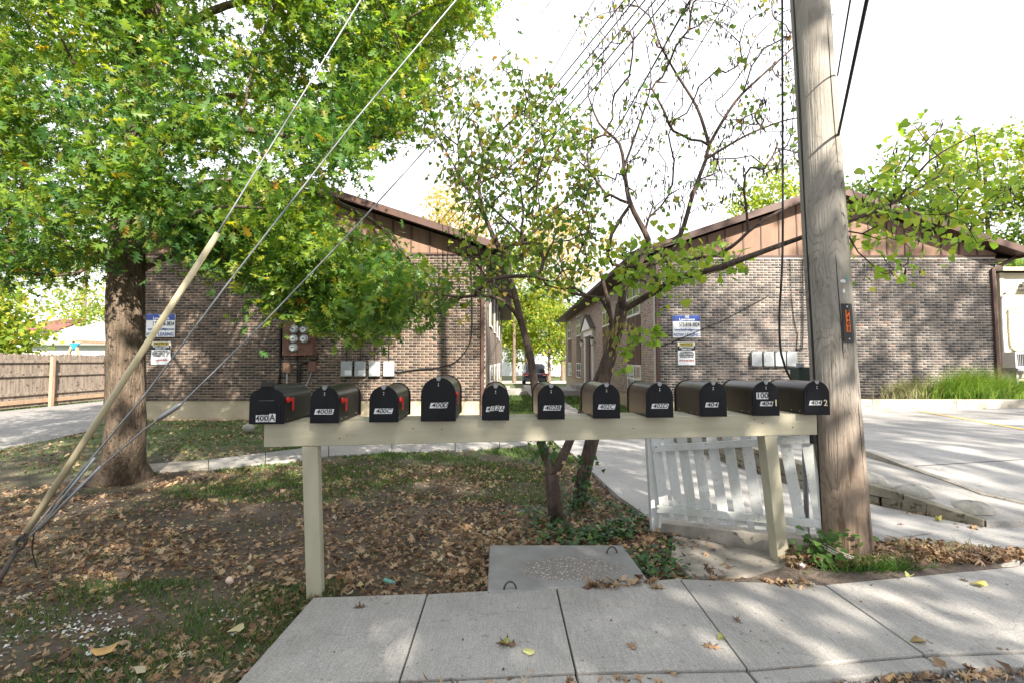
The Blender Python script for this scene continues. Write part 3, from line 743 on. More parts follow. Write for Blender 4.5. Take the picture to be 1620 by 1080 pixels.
pan = slab(ccw([(1.36,4.36),(1.20,3.9),(1.22,3.55),(2.05,3.60),(2.25,3.80)]), -0.05, 0.018).build('gutter_pan', MAT['concrete_old']); tag(pan, 'small dirty concrete gutter pan below the picket fence', 'gutter', kind='structure')
# low kerb that carries the picket fence
kp = [P(1047,827,4.46), P(1090,832,4.33), P(1140,838,4.18), P(1200,845,4.04), P(1262,851,3.93), P(1306,855,3.87)]
kb = MB(); q = []
for i, a in enumerate(kp):
    d = (kp[min(i+1, len(kp)-1)]-kp[max(i-1, 0)]); d.z = 0; d.normalize(); n = Vector((-d.y, d.x, 0))*.14
    q += [(a.x, a.y, -.06), a, a+n, (a.x+n.x, a.y+n.y, -.06)]
m_ = len(kp); fs = [(0,1,2,3), tuple(4*(m_-1)+k for k in (3,2,1,0))]
for i in range(m_-1):
    for k in range(3): fs.append((4*i+k, 4*i+4+k, 4*i+5+k, 4*i+1+k))
kb.add(q, fs)
o = kb.build('low_kerb', MAT['concrete_old']); tag(o, 'low weathered concrete kerb under the white picket fence', 'kerb')
DIRTPOLY = [(1.86,3.60),(2.35,3.52),(3.1,3.66),(3.62,3.74),(2.98,4.14),(2.28,4.1),(2.1,3.74)]
soilm = M('soil2', (0.07,0.055,0.045), (0.14,0.11,0.09), 20, 0.95, 0.8, 40, 0.02)
e1, e2, e3 = fp[3], fp[4], fp[5]
o = slab(ccw([(e1.x+.42*(e2.x-e1.x), e1.y+.42*(e2.y-e1.y)+.004), (e2.x, e2.y+.004), (e2.x+.55*(e3.x-e2.x), e2.y+.55*(e3.y-e2.y)+.004), (3.5,3.9), (2.96,4.15), (2.42,4.12), (2.38,3.96), (2.2,3.8)]), -.05, .047).build('soil_strip', soilm); tag(o, 'bare soil strip between sidewalk and driveway at the pole', 'soil', kind='structure')
# soil mound at the pole foot
mx_, my_ = 2.86, 3.90; v = [(mx_, my_, 0.085)]; f = []
n = 28
for j, (r, z) in enumerate(((0.35,0.075),(0.7,0.056),(1.0,0.047))):
    for i in range(n):
        a = 2*math.pi*i/n; v.append((mx_+math.cos(a)*r*0.66+0.05*math.sin(5*a), my_-0.04+math.sin(a)*r*0.24, z+0.006*math.sin(4*a+j)))
for i in range(n): f.append((0, 1+i, 1+(i+1) % n))
mb = MB().add(v, f)
mb.add(v, [(1+j*n+i, 1+j*n+(i+1) % n, 1+(j+1)*n+(i+1) % n, 1+(j+1)*n+i)[::-1] for j in range(2) for i in range(n)])
o = mb.build('soil_mound', soilm, smooth=True); tag(o, 'leaf covered soil at the foot of the utility pole', 'soil', kind='structure')
# ================================================================== BUILDINGS
def brick_wall_front(parent, x0, x1, y, z0, z1, mat, pick, seed):
    """running bond on the front wall, every brick proud of the mortar; pick() chooses the bricks kept as single pieces"""
    rng = np.random.default_rng(seed); rows = int((z1-z0)/BH); singles = []; rest = []
    for r in range(rows):
        za = z0+r*BH; off = 0.5*(r % 2)
        n0 = int(math.floor(off)); nmax = int(math.ceil((x1-x0)/BW+off))
        for c in range(0, nmax+1):
            a = x0+(c-off)*BW; b = a+BW
            a2, b2 = max(a, x0), min(b, x1)
            if b2-a2 < 0.04: continue
            full = abs((b2-a2)-BW) < 1e-6
            pr = float(rng.uniform(0.003, 0.006))
            (singles if full and len(singles) < 300 and pick((a+b)/2, za+BH/2) else rest).append((a2+.0055, b2-.0055, za+.0058, za+BH-.0058, pr))
    A = np.array(rest); n = len(A); V = np.zeros((n, 8, 3))
    for k, (xi, yi, zi) in enumerate([(0,0,2),(1,0,2),(1,0,3),(0,0,3),(0,1,2),(1,1,2),(1,1,3),(0,1,3)]):
        V[:, k, 0] = A[:, xi]; V[:, k, 2] = A[:, zi]; V[:, k, 1] = y-A[:, 4] if yi == 0 else y+0.004
    fq = np.array([(0,1,2,3),(1,5,6,2),(4,0,3,7),(3,2,6,7),(4,5,1,0)])
    F = fq[None]+(np.arange(n)*8)[:, None, None]
    o = link('bricks', np_mesh('bricks', V.reshape(-1,3), F.reshape(-1,4)), mat, parent); o['kind'] = 'stuff'
    hw, hh = BW/2-.0055, BH/2-.0058
    me = bpy.data.meshes.new('brick'); me.from_pydata([(-hw,0,-hh),(hw,0,-hh),(hw,0,hh),(-hw,0,hh),(-hw,.012,-hh),(hw,.012,-hh),(hw,.012,hh),(-hw,.012,hh)], [], [tuple(q) for q in fq]); me.materials.append(mat)
    bl = base_of(parent)
    for a, b, za, zb, pr in singles:
        o = bpy.data.objects.new('brick', me); COL.objects.link(o); o.parent = parent; o.location = Vector(((a+b)/2, y-pr, (za+zb)/2))-bl

def gable_building(name, label, x0, x1, y0, y1, zf, zb, ridge, eave, ov, front_ov, bmat, mort, side_mat, pick, seed):
    """gable end faces the street; brick up to zb, vertical boards above"""
    root = empty(name, ((x0+x1)/2, y0, 0), label, 'building')
    xm = (x0+x1)/2
    MB().box(x0+.02, x1-.02, y0+.02, y1-.02, -0.9, zf).build('foundation', MAT['foundation'], root)
    MB().box(x0, x1, y0, y0+0.15, zf+.002, zb).build('front_wall', mort, root)
    MB().box(x0, x1, y0+0.152, y1, zf+.002, zb+0.02).build('wall', side_mat, root)
    nrow = int((zb-zf)/BH); brick_wall_front(root, x0, x1, y0, zf+.003, zf+.003+nrow*BH, bmat, pick, seed)
    # gable backing + boards
    MB().prism([(x0,y0+.05,zb),(x1,y0+.05,zb),(xm,y0+.05,ridge-.10)], (0,0.10,0)).build('gable_wall', MAT['brown_trim'], root)
    slope = (ridge-eave)/((x1-x0)/2+ov)
    topz = lambda x: ridge-0.16-slope*abs(x-xm)
    n = int(round((x1-x0)/0.487)); bw = (x1-x0)/n
    for i in range(n):
        a = x0+i*bw; b = a+bw; pts = [(a+.004, zb+.03), (b-.012, zb+.03)]
        tops = sorted([(b-.012, topz(b-.012)), (a+.004, topz(a+.004))] + ([(xm, topz(xm))] if a < xm < b else []), key=lambda q: -q[0])
        if max(t for _, t in tops) < zb+0.06: continue
        poly = pts+[(x, max(t, zb+.035)) for x, t in tops]
        pr = random.uniform(0, 0.003)
        MB().prism([(x, y0-.012-pr, z) for x, z in poly], (0, 0.06, 0)).build('gable_board', MAT['brown_board'], root)
        MB().box(b-.022, b+.014, y0-.032, y0-.016, zb+.03, max(zb+.05, topz(b)-.02)).build('batten', MAT['brown_trim'], root)
    MB().box(x0, x1, y0-.03, y0-.002, zb-.02, zb+.028).build('gable_sill', MAT['brown_trim'], root)
    # roof: two slabs, rake boards, soffits
    yr0, yr1 = y0-front_ov, y1+0.4
    for sgn in (-1, 1):
        xe = x0-ov if sgn < 0 else x1+ov
        rf = MB().prism([(xm, yr0, ridge), (xe, yr0, eave), (xe, yr0, eave+.035), (xm, yr0, ridge+.035)], (0, yr1-yr0, 0)).build('roof_slope', MAT['shingle'], root)
        MB().prism([(xm, yr0-.028, ridge+.028), (xe, yr0-.028, eave+.028), (xe, yr0-.028, eave-.15), (xm, yr0-.028, ridge-.15)], (0, 0.026, 0)).build('rake_board', MAT['brown_trim'], rf)
        MB().prism([(xm, yr0+.002, ridge-.085), (xe, yr0+.002, eave-.085), (xe, yr0+.002, eave-.10), (xm, yr0+.002, ridge-.10)], (0, front_ov-.02, 0)).build('soffit', MAT['brown_trim'], rf)
        MB().box(min(xe, xe-sgn*.025), max(xe, xe-sgn*.025), yr0, yr1, eave-.15, eave-.002).build('eave_board', MAT['brown_trim'], rf)
        MB().box(min(xe-sgn*.03, (x0 if sgn < 0 else x1)), max(xe-sgn*.03, (x0 if sgn < 0 else x1)), yr0+front_ov, yr1, eave-.14, eave-.12).build('eave_soffit', MAT['brown_trim'], rf)
        g0 = xe+sgn*.003; MB().prism([(g0, yr0, eave-.02), (g0+sgn*.11, yr0, eave-.02), (g0+sgn*.08, yr0, eave-.12), (g0, yr0, eave-.12)], (0, yr1-yr0, 0)).build('gutter', MAT['brown_trim'], rf)
    return root

def downspout(parent, x, y, ztop, zbot, mat, ex=None):
    mb = MB().box(x-.045, x+.045, y-.075, y-.008, zbot, ztop)
    o = mb.build('downspout', mat, parent, bevel=0.01)
    if ex is not None:
        MB().bar((x, y-.04, ztop-.02), (ex[0], ex[1], ex[2]), 0.085, 0.06, (0, 1, 0)).build('downspout_elbow', mat, parent, bevel=0.008)
    return o

# ---- left building (400)
Y4 = 12.85
x4l, x4r = P(203, 560, Y4).x, P(768, 560, Y4).x
zf4 = P(500, 633.5, Y4).z; zb4 = P(690, 402, Y4).z
MAT['brick400'] = brick_cell_mat('brick400', x4l, zf4+.003, [(0.0,(0.028,0.021,0.019)),(0.25,(0.053,0.037,0.031)),(0.5,(0.077,0.055,0.043)),(0.75,(0.105,0.076,0.059)),(0.9,(0.124,0.077,0.059)),(1.0,(0.149,0.112,0.087))])
MAT['brick400s'] = brick_tex_mat('brick400s', (0.075,0.049,0.038), (0.158,0.116,0.094), (0.300,0.266,0.225))
pick4 = lambda x, z: (P(236,0,Y4).x < x < P(420,0,Y4).x) and (P(0,628,Y4).z < z < P(0,545,Y4).z)
e4 = P(757, 389, Y4-0.45).z
b400 = gable_building('brick_building', 'dark brown brick building end behind the oak, meter cabinet on its wall', x4l, x4r, Y4, Y4+21, zf4, zb4, P(485, 286, Y4-.45).z, e4-0.02, 0.55, 0.45, MAT['brick400'], MAT['mortar'], MAT['brick400s'], pick4, 3)
downspout(b400, x4r-.07, Y4, zb4+.1, -0.02, MAT['brown_trim'], (x4r+.45, Y4+.05, zb4+.35))
# right side wall of 400: white conduit, windows and door trim seen edge-on
for yy_ in (15.2, 18.8, 22.5, 26.0):
    wn = MB().box(x4r+.005, x4r+.04, yy_, yy_+1.5, 2.5, 4.0).build('window', MAT['white_trim'], b400); MB().box(x4r+.042, x4r+.048, yy_+.08, yy_+1.42, 2.58, 3.92).build('pane', MAT['glass'], wn)
    wn = MB().box(x4r+.005, x4r+.04, yy_, yy_+1.5, 0.55, 1.35).build('window', MAT['white_trim'], b400); MB().box(x4r+.042, x4r+.048, yy_+.08, yy_+1.42, .63, 1.27).build('pane', MAT['glass'], wn)
MB().box(x4l+.2, x4r-.2, Y4-.16, Y4-.02, -0.05, 0.03).build('base_ledge', MAT['fence_tan'], b400)

# ---- right building (402)
Y2 = 13.5
x2l, x2r = P(1037, 560, Y2).x, P(1579, 500, Y2).x
zf2 = 0.42; zb2 = P(1450, 406, Y2).z
MAT['brick402'] = brick_cell_mat('brick402', x2l, zf2+.003, [(0.0,(0.048,0.047,0.050)),(0.3,(0.088,0.082,0.080)),(0.55,(0.124,0.110,0.102)),(0.78,(0.160,0.136,0.124)),(0.94,(0.216,0.188,0.168)),(0.98,(0.152,0.096,0.080)),(1.0,(0.272,0.248,0.228))])
MAT['brick402s'] = brick_tex_mat('brick402s', (0.17,0.12,0.095), (0.34,0.26,0.21), (0.5,0.45,0.4))  # side wall bricks painted lighter, bounced light put into the colour
pick2 = lambda x, z: (P(1118,0,Y2).x < x < P(1262,0,Y2).x) and (P(0,598,Y2).z < z < P(0,490,Y2).z)
e2 = P(1620, 395, Y2-.45).z
b402 = gable_building('brick_building', 'grey brown brick building with a sunlit tan board gable behind the utility pole', x2l, x2r, Y2, Y2+22.6, zf2, zb2, P(1310, 294, Y2-.45).z, e2-0.02, 0.55, 0.45, MAT['brick402'], MAT['mortar_grey'], MAT['brick402s'], pick2, 8)
downspout(b402, x2r-.12, Y2, zb2-.35, 0.45, MAT['brown_trim'], (x2r+.5, Y2-.06, e2-.12))
downspout(b402, x2l+.06, Y2, zb2+.12, 0.2, MAT['brown_trim'])
# windows, panels and door along its left side
def side_window(ya, yb, za, zb_):
    x = x2l
    fr = MB()
    for (a, b, c, d) in ((ya, yb, za, za+.06), (ya, yb, zb_-.06, zb_), (ya, ya+.06, za+.06, zb_-.06), (yb-.06, yb, za+.06, zb_-.06), ((ya+yb)/2-.03, (ya+yb)/2+.03, za+.06, zb_-.06), (ya+.06, (ya+yb)/2-.03, (za+zb_)/2-.025, (za+zb_)/2+.025), ((ya+yb)/2+.03, yb-.06, (za+zb_)/2-.025, (za+zb_)/2+.025)):
        fr.box(x-.035, x-.004, a, b, c, d)
    w_ = fr.build('window', MAT['white_trim'], b402)
    h = (ya+yb)/2
    for a, b in ((ya+.06, h-.03), (h+.03, yb-.06)):
        MB().box(x-.016, x-.006, a, b, za+.06, zb_-.06).build('pane', MAT['glass'], w_)
for ya, yb in ((15.0, 16.7), (19.6, 21.2), (28.2, 29.9), (32.6, 34.4)):
    side_window(ya, yb, 2.86, 4.02); side_window(ya, yb, 0.50, 1.36)
    n = 6; bw = (yb-ya)/n
    for k in range(n):
        MB().box(x2l-.022-.004*(k % 2), x2l-.003, ya+k*bw+.008, ya+(k+1)*bw-.008, 1.37, 2.85).build('panel_board', MAT['door_brown'], b402)
dr = MB().box(x2l-.03, x2l-.003, 23.75, 25.9, 0.40, 2.62).build('door', MAT['door_brown'], b402)
MB().box(x2l-.055, x2l-.032, 24.78, 24.84, 0.42, 2.6).build('door_stile', MAT['ink'], dr)
df = MB().box(x2l-.10, x2l-.004, 23.45, 23.74, 0.30, 2.66).box(x2l-.10, x2l-.004, 25.91, 26.2, 0.30, 2.66).box(x2l-.12, x2l-.004, 23.40, 26.25, 2.662, 2.95)
df = df.build('door_surround', MAT['white_trim'], b402)
MB().prism([(x2l-.22, 23.25, 2.952), (x2l-.22, 26.4, 2.952), (x2l-.22, 24.82, 3.62)], (0.216, 0, 0)).build('pediment', MAT['white_trim'], df)
for a, b in ((23.15, 24.82), (24.83, 26.5)):
    za_, zb_ = (2.95, 3.66) if a < 24 else (3.66, 2.95)
    MB().prism([(x2l-.27, a, za_), (x2l-.27, b, zb_), (x2l-.27, b, zb_+.05), (x2l-.27, a, za_+.05)], (0.265, 0, 0)).build('pediment_roof', MAT['shingle'], df)
for k, yy_ in enumerate((23.1, 26.6)):
    c = Vector((x2l-.16, yy_, 2.35)); ln = empty('wall_lantern', c, ['black wall lantern on the near side of the pedimented door', 'black wall lantern on the far side of the pedimented door'][k], 'lantern', 'lanterns beside the door')
    MB().tube([c+Vector((0,0,-.16)), c+Vector((0,0,.10))], [0.055, 0.10], 6).build('lantern_glass', MAT['white_trim'], ln)
    MB().tube([c+Vector((0,0,.101)), c+Vector((0,0,.22))], [0.12, 0.02], 6).tube([c+Vector((0,0,-.19)), c+Vector((0,0,-.161))], [0.02, 0.07], 6).bar(c+Vector((0,0,-.05)), c+Vector((.155,0,-.05)), .03, .03).build('lantern_cap', MAT['ink'], ln)
stp = empty('stoop', (3.2, 24.8, -0.2), 'concrete stoop below the pedimented door', 'stoop')
MB().box(2.05, x2l-.002, 23.3, 26.5, -0.4, 0.14).build('landing', MAT['concrete'], stp, bevel=0.02); MB().box(3.0, x2l-.002, 23.8, 26.0, 0.142, 0.34).build('step', MAT['concrete'], stp, bevel=0.02)
st2 = empty('stoop', (0.1, 25.5, -0.2), 'concrete stoop slab beside the left brick building', 'stoop')
MB().box(x4r+.03, 0.72, 24.6, 27.2, -0.4, 0.02).build('landing', MAT['concrete'], st2, bevel=0.02); MB().box(x4r+.03, -0.1, 25.0, 26.8, 0.022, 0.16).build('step', MAT['concrete'], st2, bevel=0.02)

# ---- signs on the walls
def wall_sign(root_name, label, pxl, pxr, pyt, pyb, Y, parts, group):
    a = P(pxl, pyt, Y-.03); b = P(pxr, pyb, Y-.03); c = (a+b)/2
    r = empty(root_name, (c.x, Y-.02, b.z), label, 'sign', group)
    MB().box(a.x, b.x, Y-.034, Y-.012, b.z, a.z).build('sign_panel', MAT['sign_white'], r, bevel=0.004)
    W, H = b.x-a.x, a.z-b.z
    for p in parts:
        if p[0] == 'rect':
            _, u0, u1, v0, v1, m, nm = p
            MB().box(a.x+u0*W, a.x+u1*W, Y-.037, Y-.0345, a.z-v1*H, a.z-v0*H).build(nm, m, r)
        else:
            _, txt, u, v, size, wd, m = p
            letter(txt, r, m, (a.x+u*W, Y-.0395, a.z-v*H), size*H*1.35, wd*W, fat=0.002)
    return r
def lease(no): return [('rect', 0.004, 0.996, 0.006, 0.27, MAT['sign_blue'], 'sign_header'), ('t', no, .52, .075, .10, .16, MAT['sign_white']), ('t', 'Lawrence', .52, .19, .12, .56, MAT['sign_white']),
    ('t', '573-818-3824', .60, .43, .19, .74, MAT['ink']), ('t', 'www.RealProMgmt.com', .52, .66, .10, .92, MAT['sign_blue']), ('t', 'NOW LEASING', .5, .89, .15, .94, MAT['sign_blue'])]
parking = [('rect', .08, .92, .02, .17, MAT['sign_yellow'], 'sign_band'), ('rect', .0, 1, .171, .36, MAT['ink'], 'sign_header'), ('t', 'NOTICE', .5, .095, .10, .7, MAT['ink']), ('t', 'TENANT & AUTHORIZED', .5, .225, .06, .84, MAT['sign_white']), ('t', 'PARKING ONLY', .5, .31, .06, .58, MAT['sign_white']),
    ('t', 'ALL OTHERS WILL BE', .5, .43, .045, .72, MAT['ink']), ('t', 'TOWED AWAY AT THE', .5, .50, .045, .86, MAT['ink']), ('t', 'VEHICLE OWNERS RISK', .5, .57, .045, .86, MAT['ink']), ('t', 'EXPENSE BY TOW CO', .5, .64, .045, .76, MAT['ink']), ('t', '573-818-3824', .5, .80, .06, .86, MAT['sign_red'])]
wall_sign('lease_sign', 'blue and white NOW LEASING sign on the left building beside the oak trunk', 232, 276, 497, 533, Y4, lease('400'), 'leasing signs')
wall_sign('lease_sign', 'blue and white NOW LEASING sign on the right building reading 402 Lawrence', 1064, 1108, 499, 534, Y2, lease('402'), 'leasing signs')
wall_sign('parking_sign', 'small white parking notice on the left building below its leasing sign', 240, 269, 540, 576, Y4, parking, 'parking notices')
wall_sign('parking_sign', 'small white parking notice on the right building below its leasing sign', 1072, 1100, 541, 577, Y2, parking, 'parking notices')

# ---- electricity cabinet with four round meters
def wbox(name, pxl, pxr, pyt, pyb, Y, dep, mat, parent, bev=0.006):
    a = P(pxl, pyt, Y); b = P(pxr, pyb, Y)
    return MB().box(a.x, b.x, Y-dep, Y-.009, b.z, a.z).build(name, mat, parent, bevel=bev), a, b
mc = empty('meter_cabinet', P(475, 562, Y4-.1), 'brown metal cabinet with round electricity meters on the left building', 'meter cabinet')
wbox('cabinet', 453, 499, 511, 562, Y4, 0.20, MAT['brown_cabinet'], mc)
MB().box(P(461,0,Y4).x, P(462,0,Y4).x, Y4-.206, Y4-.202, P(0,561,Y4).z, P(0,512,Y4).z).build('seam', MAT['ink'], mc); MB().box(P(488,0,Y4).x, P(489,0,Y4).x, Y4-.206, Y4-.202, P(0,561,Y4).z, P(0,512,Y4).z).build('seam', MAT['ink'], mc)
for px, py in ((466.5,521.5),(466,536),(465,549.5),(482,536),(482,521.5)):
    c = P(px, py, Y4-.21); mt = MB().tube([c, c+Vector((0,-.06,0)), c+Vector((0,-.11,0))], [.105,.105,.085], 20).build('meter', MAT['grey_box'], mc, smooth=False)
    MB().disc(c+Vector((0,-.111,0)), (0,-1,0), .06, .004, 16).build('dial', MAT['plate_white'], mt); MB().box(c.x-.03, c.x+.03, c.y-.118, c.y-.1155, c.z-.01, c.z+.015).build('register', MAT['ink'], mt)
    if py != 521.5 or px < 470:
        s = -1 if px < 470 else 1; MB().box(c.x+s*.12-.04, c.x+s*.12+.04, c.y-.05, c.y, c.z-.05, c.z+.045).build('seal_box', MAT['brown_cabinet'], mt)
cd1 = empty('conduit', P(478, 500, Y4-.05), 'grey conduit rising from the brown meter cabinet', 'conduit'); MB().tube([P(478,510,Y4-.09), P(478,440,Y4-.05)], .035, 8).build('pipe', MAT['galv'], cd1, smooth=True)
cb1 = empty('cable', P(444, 560, Y4-.03), 'thick black cable running down the wall left of the meter cabinet', 'cable')
MB().tube([P(446,400,Y4-.03), P(445,500,Y4-.03), P(443,580,Y4-.03), P(441,634,Y4-.03)], .032, 8).build('cable_run', MAT['cable_black'], cb1, smooth=True)
jb = empty('junction_box', P(456, 589, Y4-.05), 'small brown junction box under the left of the meter cabinet', 'junction box', 'junction boxes'); wbox('box', 450, 461, 573, 589, Y4, .10, MAT['brown_board'], jb); MB().tube([P(454,590,Y4-.05), P(454,634,Y4-.05)], .016, 6).build('pipe', MAT['galv'], jb)
jb = empty('junction_box', P(496, 588, Y4-.05), 'small brown junction box under the right of the meter cabinet', 'junction box', 'junction boxes'); wbox('box', 490, 501, 571, 588, Y4, .10, MAT['brown_cabinet'], jb); MB().tube([P(493,589,Y4-.04), P(480,620,Y4-.04)], .012, 6).build('pipe', MAT['galv'], jb)
for k, (pts, lb) in enumerate([([(502,560),(500,568),(478,575),(474,582),(474,634)], 'black cable looping from the cabinet down the wall'), ([(470,563),(470,634)], 'straight black cable dropping below the meter cabinet')]):
    o = MB().tube(cat_rom([P(a, b, Y4-.04) for a, b in pts], .05), .022, 6).build('cable', MAT['cable_black'], smooth=True); tag(o, lb, 'cable')
for k, px in enumerate((541.5, 563, 585.5, 608)):
    r = empty('utility_box', P(px+8, 594, Y4-.08), ['grey plastic utility box on the left building, leftmost of four', 'grey plastic utility box on the left building, second of four from the left', 'grey plastic utility box on the left building, third of four from the left', 'grey plastic utility box on the left building, rightmost of four'][k], 'utility box', 'utility boxes on the left building')
    wbox('case', px, px+16.5, 571, 594.5, Y4, .12, MAT['grey_box'], r, .012); wbox('cover', px+1, px+15.5, 572.5, 584, Y4-.112, .012, MAT['grey_box'], r, .004); wbox('panel', px+4, px+15, 585, 593, Y4-.112, .010, MAT['plate_white'], r, .003)
    MB().tube([P(px+7,571,Y4-.04), P(px+7.5,440,Y4-.03)], .014, 6).build('wire', MAT['cable_black'], r)
o = MB().tube(cat_rom([P(a, b, Y4-.05) for a, b in ((620,586),(632,588),(655,584),(690,581),(720,572),(742,545),(747,510),(746,440),(745,400))], .1), .016, 6).build('cable', MAT['cable_black'], smooth=True); tag(o, 'black cable sagging along the left building to its right corner', 'cable')
for k, px in enumerate((1187.5, 1206.5, 1225, 1243)):
    r = empty('utility_box', P(px+8, 579, Y2-.08), ['pale grey utility box on the right building, leftmost of four', 'pale grey utility box on the right building, second of four from the left', 'pale grey utility box on the right building, third of four from the left', 'pale grey utility box on the right building, rightmost of four'][k], 'utility box', 'utility boxes on the right building')
    wbox('case', px, px+15.2, 555.5, 579, Y2, .12, MAT['grey_box'], r, .012); wbox('cover', px+1.5, px+14, 557, 578, Y2-.112, .010, MAT['grey_box'], r, .004); wbox('hinge', px-1.3, px-.1, 560, 575, Y2-.02, .06, MAT['galv'], r, 0)
o = MB().tube(cat_rom([P(a, b, Y2-.05) for a, b in ((1259,553),(1266,551),(1270,540),(1270,410))], .1), .016, 6).build('cable', MAT['cable_black'], smooth=True); tag(o, 'black cable on the right building above its utility boxes', 'cable')
o = MB().tube([P(a, b, Y2-.03) for a, b in ((1250,410),(1252,470),(1256,505),(1262,530),(1260,556))], .01, 5).build('cable', MAT['cable_black'], smooth=True); tag(o, 'thin wire hanging loosely on the right building wall', 'cable')
o = MB().tube([P(a, b, Y2-.05) for a, b in ((1046,548),(1090,530),(1150,504),(1216,468))], .011, 5).build('cable', MAT['cable_black'], smooth=True); tag(o, 'thin slanting shadow line across the right building leasing sign, drawn as a strand', 'cable')  # added strand imitates a cast shadow line slanting over the bricks

# ---- small unit and stone by the left building
ac = empty('air_conditioner', P(493, 663, 11.9), 'dark air conditioner unit behind the 400A mailbox', 'air conditioner')
a = P(472, 636, 11.9); b = P(512, 663, 11.9)
MB().box(a.x, b.x, 11.9, 12.5, 0.0, a.z).build('case', MAT['black_plastic'], ac, bevel=.02); MB().box(a.x-.01, b.x+.01, 11.88, 12.52, a.z+.001, a.z+.05).build('lid', MAT['grey_box'], ac, bevel=.01); MB().box(a.x+.30, a.x+.47, 11.885, 11.898, a.z-.22, a.z-.15).build('badge', MAT['sign_red'], ac)

def rock(name, c, r, mat, label, cat, seed=1, sq=(1,1,.75), group=None):
    rg = np.random.default_rng(seed); v = []; f = []; n, m = 12, 7
    for j in range(m):
        t = math.pi*j/(m-1)
        for i in range(n):
            a = 2*math.pi*i/n; k = r*(1+0.12*math.sin(2*a+seed)+0.08*math.sin(3*t+a*2+seed))
            v.append((k*math.sin(t)*math.cos(a)*sq[0], k*math.sin(t)*math.sin(a)*sq[1], k*math.cos(t)*sq[2]))
    for j in range(m-1):
        for i in range(n): f.append((j*n+i, (j+1)*n+i, (j+1)*n+(i+1) % n, j*n+(i+1) % n))
    o = MB().add(v, f).build(name, mat, None, smooth=True); o.location = c
    return tag(o, label, cat, group)
rock('white_rock', P(393, 676, 10.5)*1.0+Vector((0,0,0.0)), .12, MAT['stone_white'], 'white rock lying near the foundation of the left building', 'rock', 3)

# ---- cream sided house at the right edge
Yh = 14.6
xh = P(1586, 500, Yh).x
hs = empty('cream_house', (xh+3, Yh, 0.4), 'cream vinyl sided building at the right edge of the photo', 'building')
ztop = P(1600, 432, Yh).z
MB().box(xh, xh+9, Yh+.02, Yh+7, 0.9, ztop).build('wall', MAT['siding_cream'], hs)
z = 1.0; k = 0
while z < ztop-.1:
    MB().prism([(xh-.005, Yh+.018, z), (xh-.005, Yh-.022, z), (xh-.005, Yh+.002, z+.108), (xh-.005, Yh+.018, z+.108)], (9, 0, 0)).build('siding_board', MAT['siding_cream'], hs); z += .11
MB().box(xh-.05, xh+.07, Yh-.03, Yh+.01, 0.9, ztop).build('corner_trim', MAT['siding_cream'], hs)
MB().prism([(xh-.2, Yh-.3, ztop+.02), (xh+9, Yh-.3, ztop+.02), (xh+9, Yh+7.2, ztop+.9), (xh-.2, Yh+7.2, ztop+.9)], (0,0,.10)).build('roof', MAT['siding_cream'], hs)
MB().box(xh+.2, xh+9, Yh+.1, Yh+7, 0, .9).build('foundation', MAT['ink'], hs)
cdt = empty('white_conduit', (xh+.2, Yh-.1, .5), 'white conduit pipe running down the cream house wall', 'conduit')
MB().tube(cat_rom([P(a, b, Yh-.08) for a, b in ((1593,462),(1593,468),(1586,475),(1587,520),(1591,570),(1596,612))], .1), .05, 8).build('pipe', MAT['plate_white'], cdt, smooth=True)
MB().tube(cat_rom([P(a, b, Yh-.05) for a, b in ((1596,490),(1598,530),(1601,549),(1612,556))], .1), .025, 6).build('pipe', MAT['siding_cream'], cdt, smooth=True)
MB().box(P(1584,0,Yh).x, P(1612,0,Yh).x, Yh-.22, Yh-.03, P(0,459,Yh).z, P(0,456,Yh).z).build('shelf', MAT['galv'], cdt); MB().box(P(1588,0,Yh).x, P(1606,0,Yh).x, Yh-.18, Yh-.06, P(0,455.6,Yh).z, P(0,447,Yh).z).build('weatherhead', MAT['galv'], cdt)
ac = empty('heat_pump', (P(1612,580,Yh).x, Yh-.3, .45), 'white heat pump unit beside the cream house wall', 'heat pump')
a = P(1606, 556, Yh-.5); b = P(1650, 582, Yh-.5)
MB().box(a.x, b.x, Yh-.5, Yh-.1, b.z, a.z).build('case', MAT['plate_white'], ac, bevel=.02)
for q in range(7): MB().box(a.x+.05+q*.05, a.x+.075+q*.05, Yh-.512, Yh-.502, b.z+.06, a.z-.06).build('grille_bar', MAT['ink'], ac)
MB().box(a.x, b.x, Yh-.55, Yh-.05, b.z-.07, b.z-.002).build('stand', MAT['galv'], ac)
MB().box(a.x+.1, a.x+.16, Yh-.4, Yh-.3, .3, b.z-.071).build('leg', MAT['galv'], ac); MB().box(b.x-.16, b.x-.1, Yh-.4, Yh-.3, .3, b.z-.071).build('leg', MAT['galv'], ac)
# ================================================================== MAILBOX STAND
bl = P(418, 669, 3.05); br = P(1292, 653, 3.56); ZB = (bl.z+br.z)/2            # beam top, front corners
bl.z = br.z = ZB; bdir = (br-bl).normalized(); bn = Vector((-bdir.y, bdir.x, 0))    # bn points away from the street
def beam_at(px):
    """point of the beam's front top edge at pixel column px"""
    t = (px-CX)/FPX; d = Vector((t, 1))
    # solve bl + s*bdir = k*(t,1)
    s = (bl.y*t-bl.x)/(bdir.x-bdir.y*t); return bl+bdir*s
stand = empty('mailbox_stand', ((bl+br)/2-Vector((0,0,ZB))), 'long cream painted wooden beam on two posts carrying the mailboxes', 'mailbox stand')
H = 0.145
MB().prism([bl, br, br+bn*.038, bl+bn*.038], (0,0,-H)).build('beam', MAT['beam_paint'], stand, bevel=.004)
MB().prism([bl+bn*.041+bdir*.03, br+bn*.041-bdir*.03, br+bn*.27-bdir*.03, bl+bn*.27+bdir*.03], (0,0,-.038)).build('top_board', MAT['beam_paint'], stand, bevel=.004)
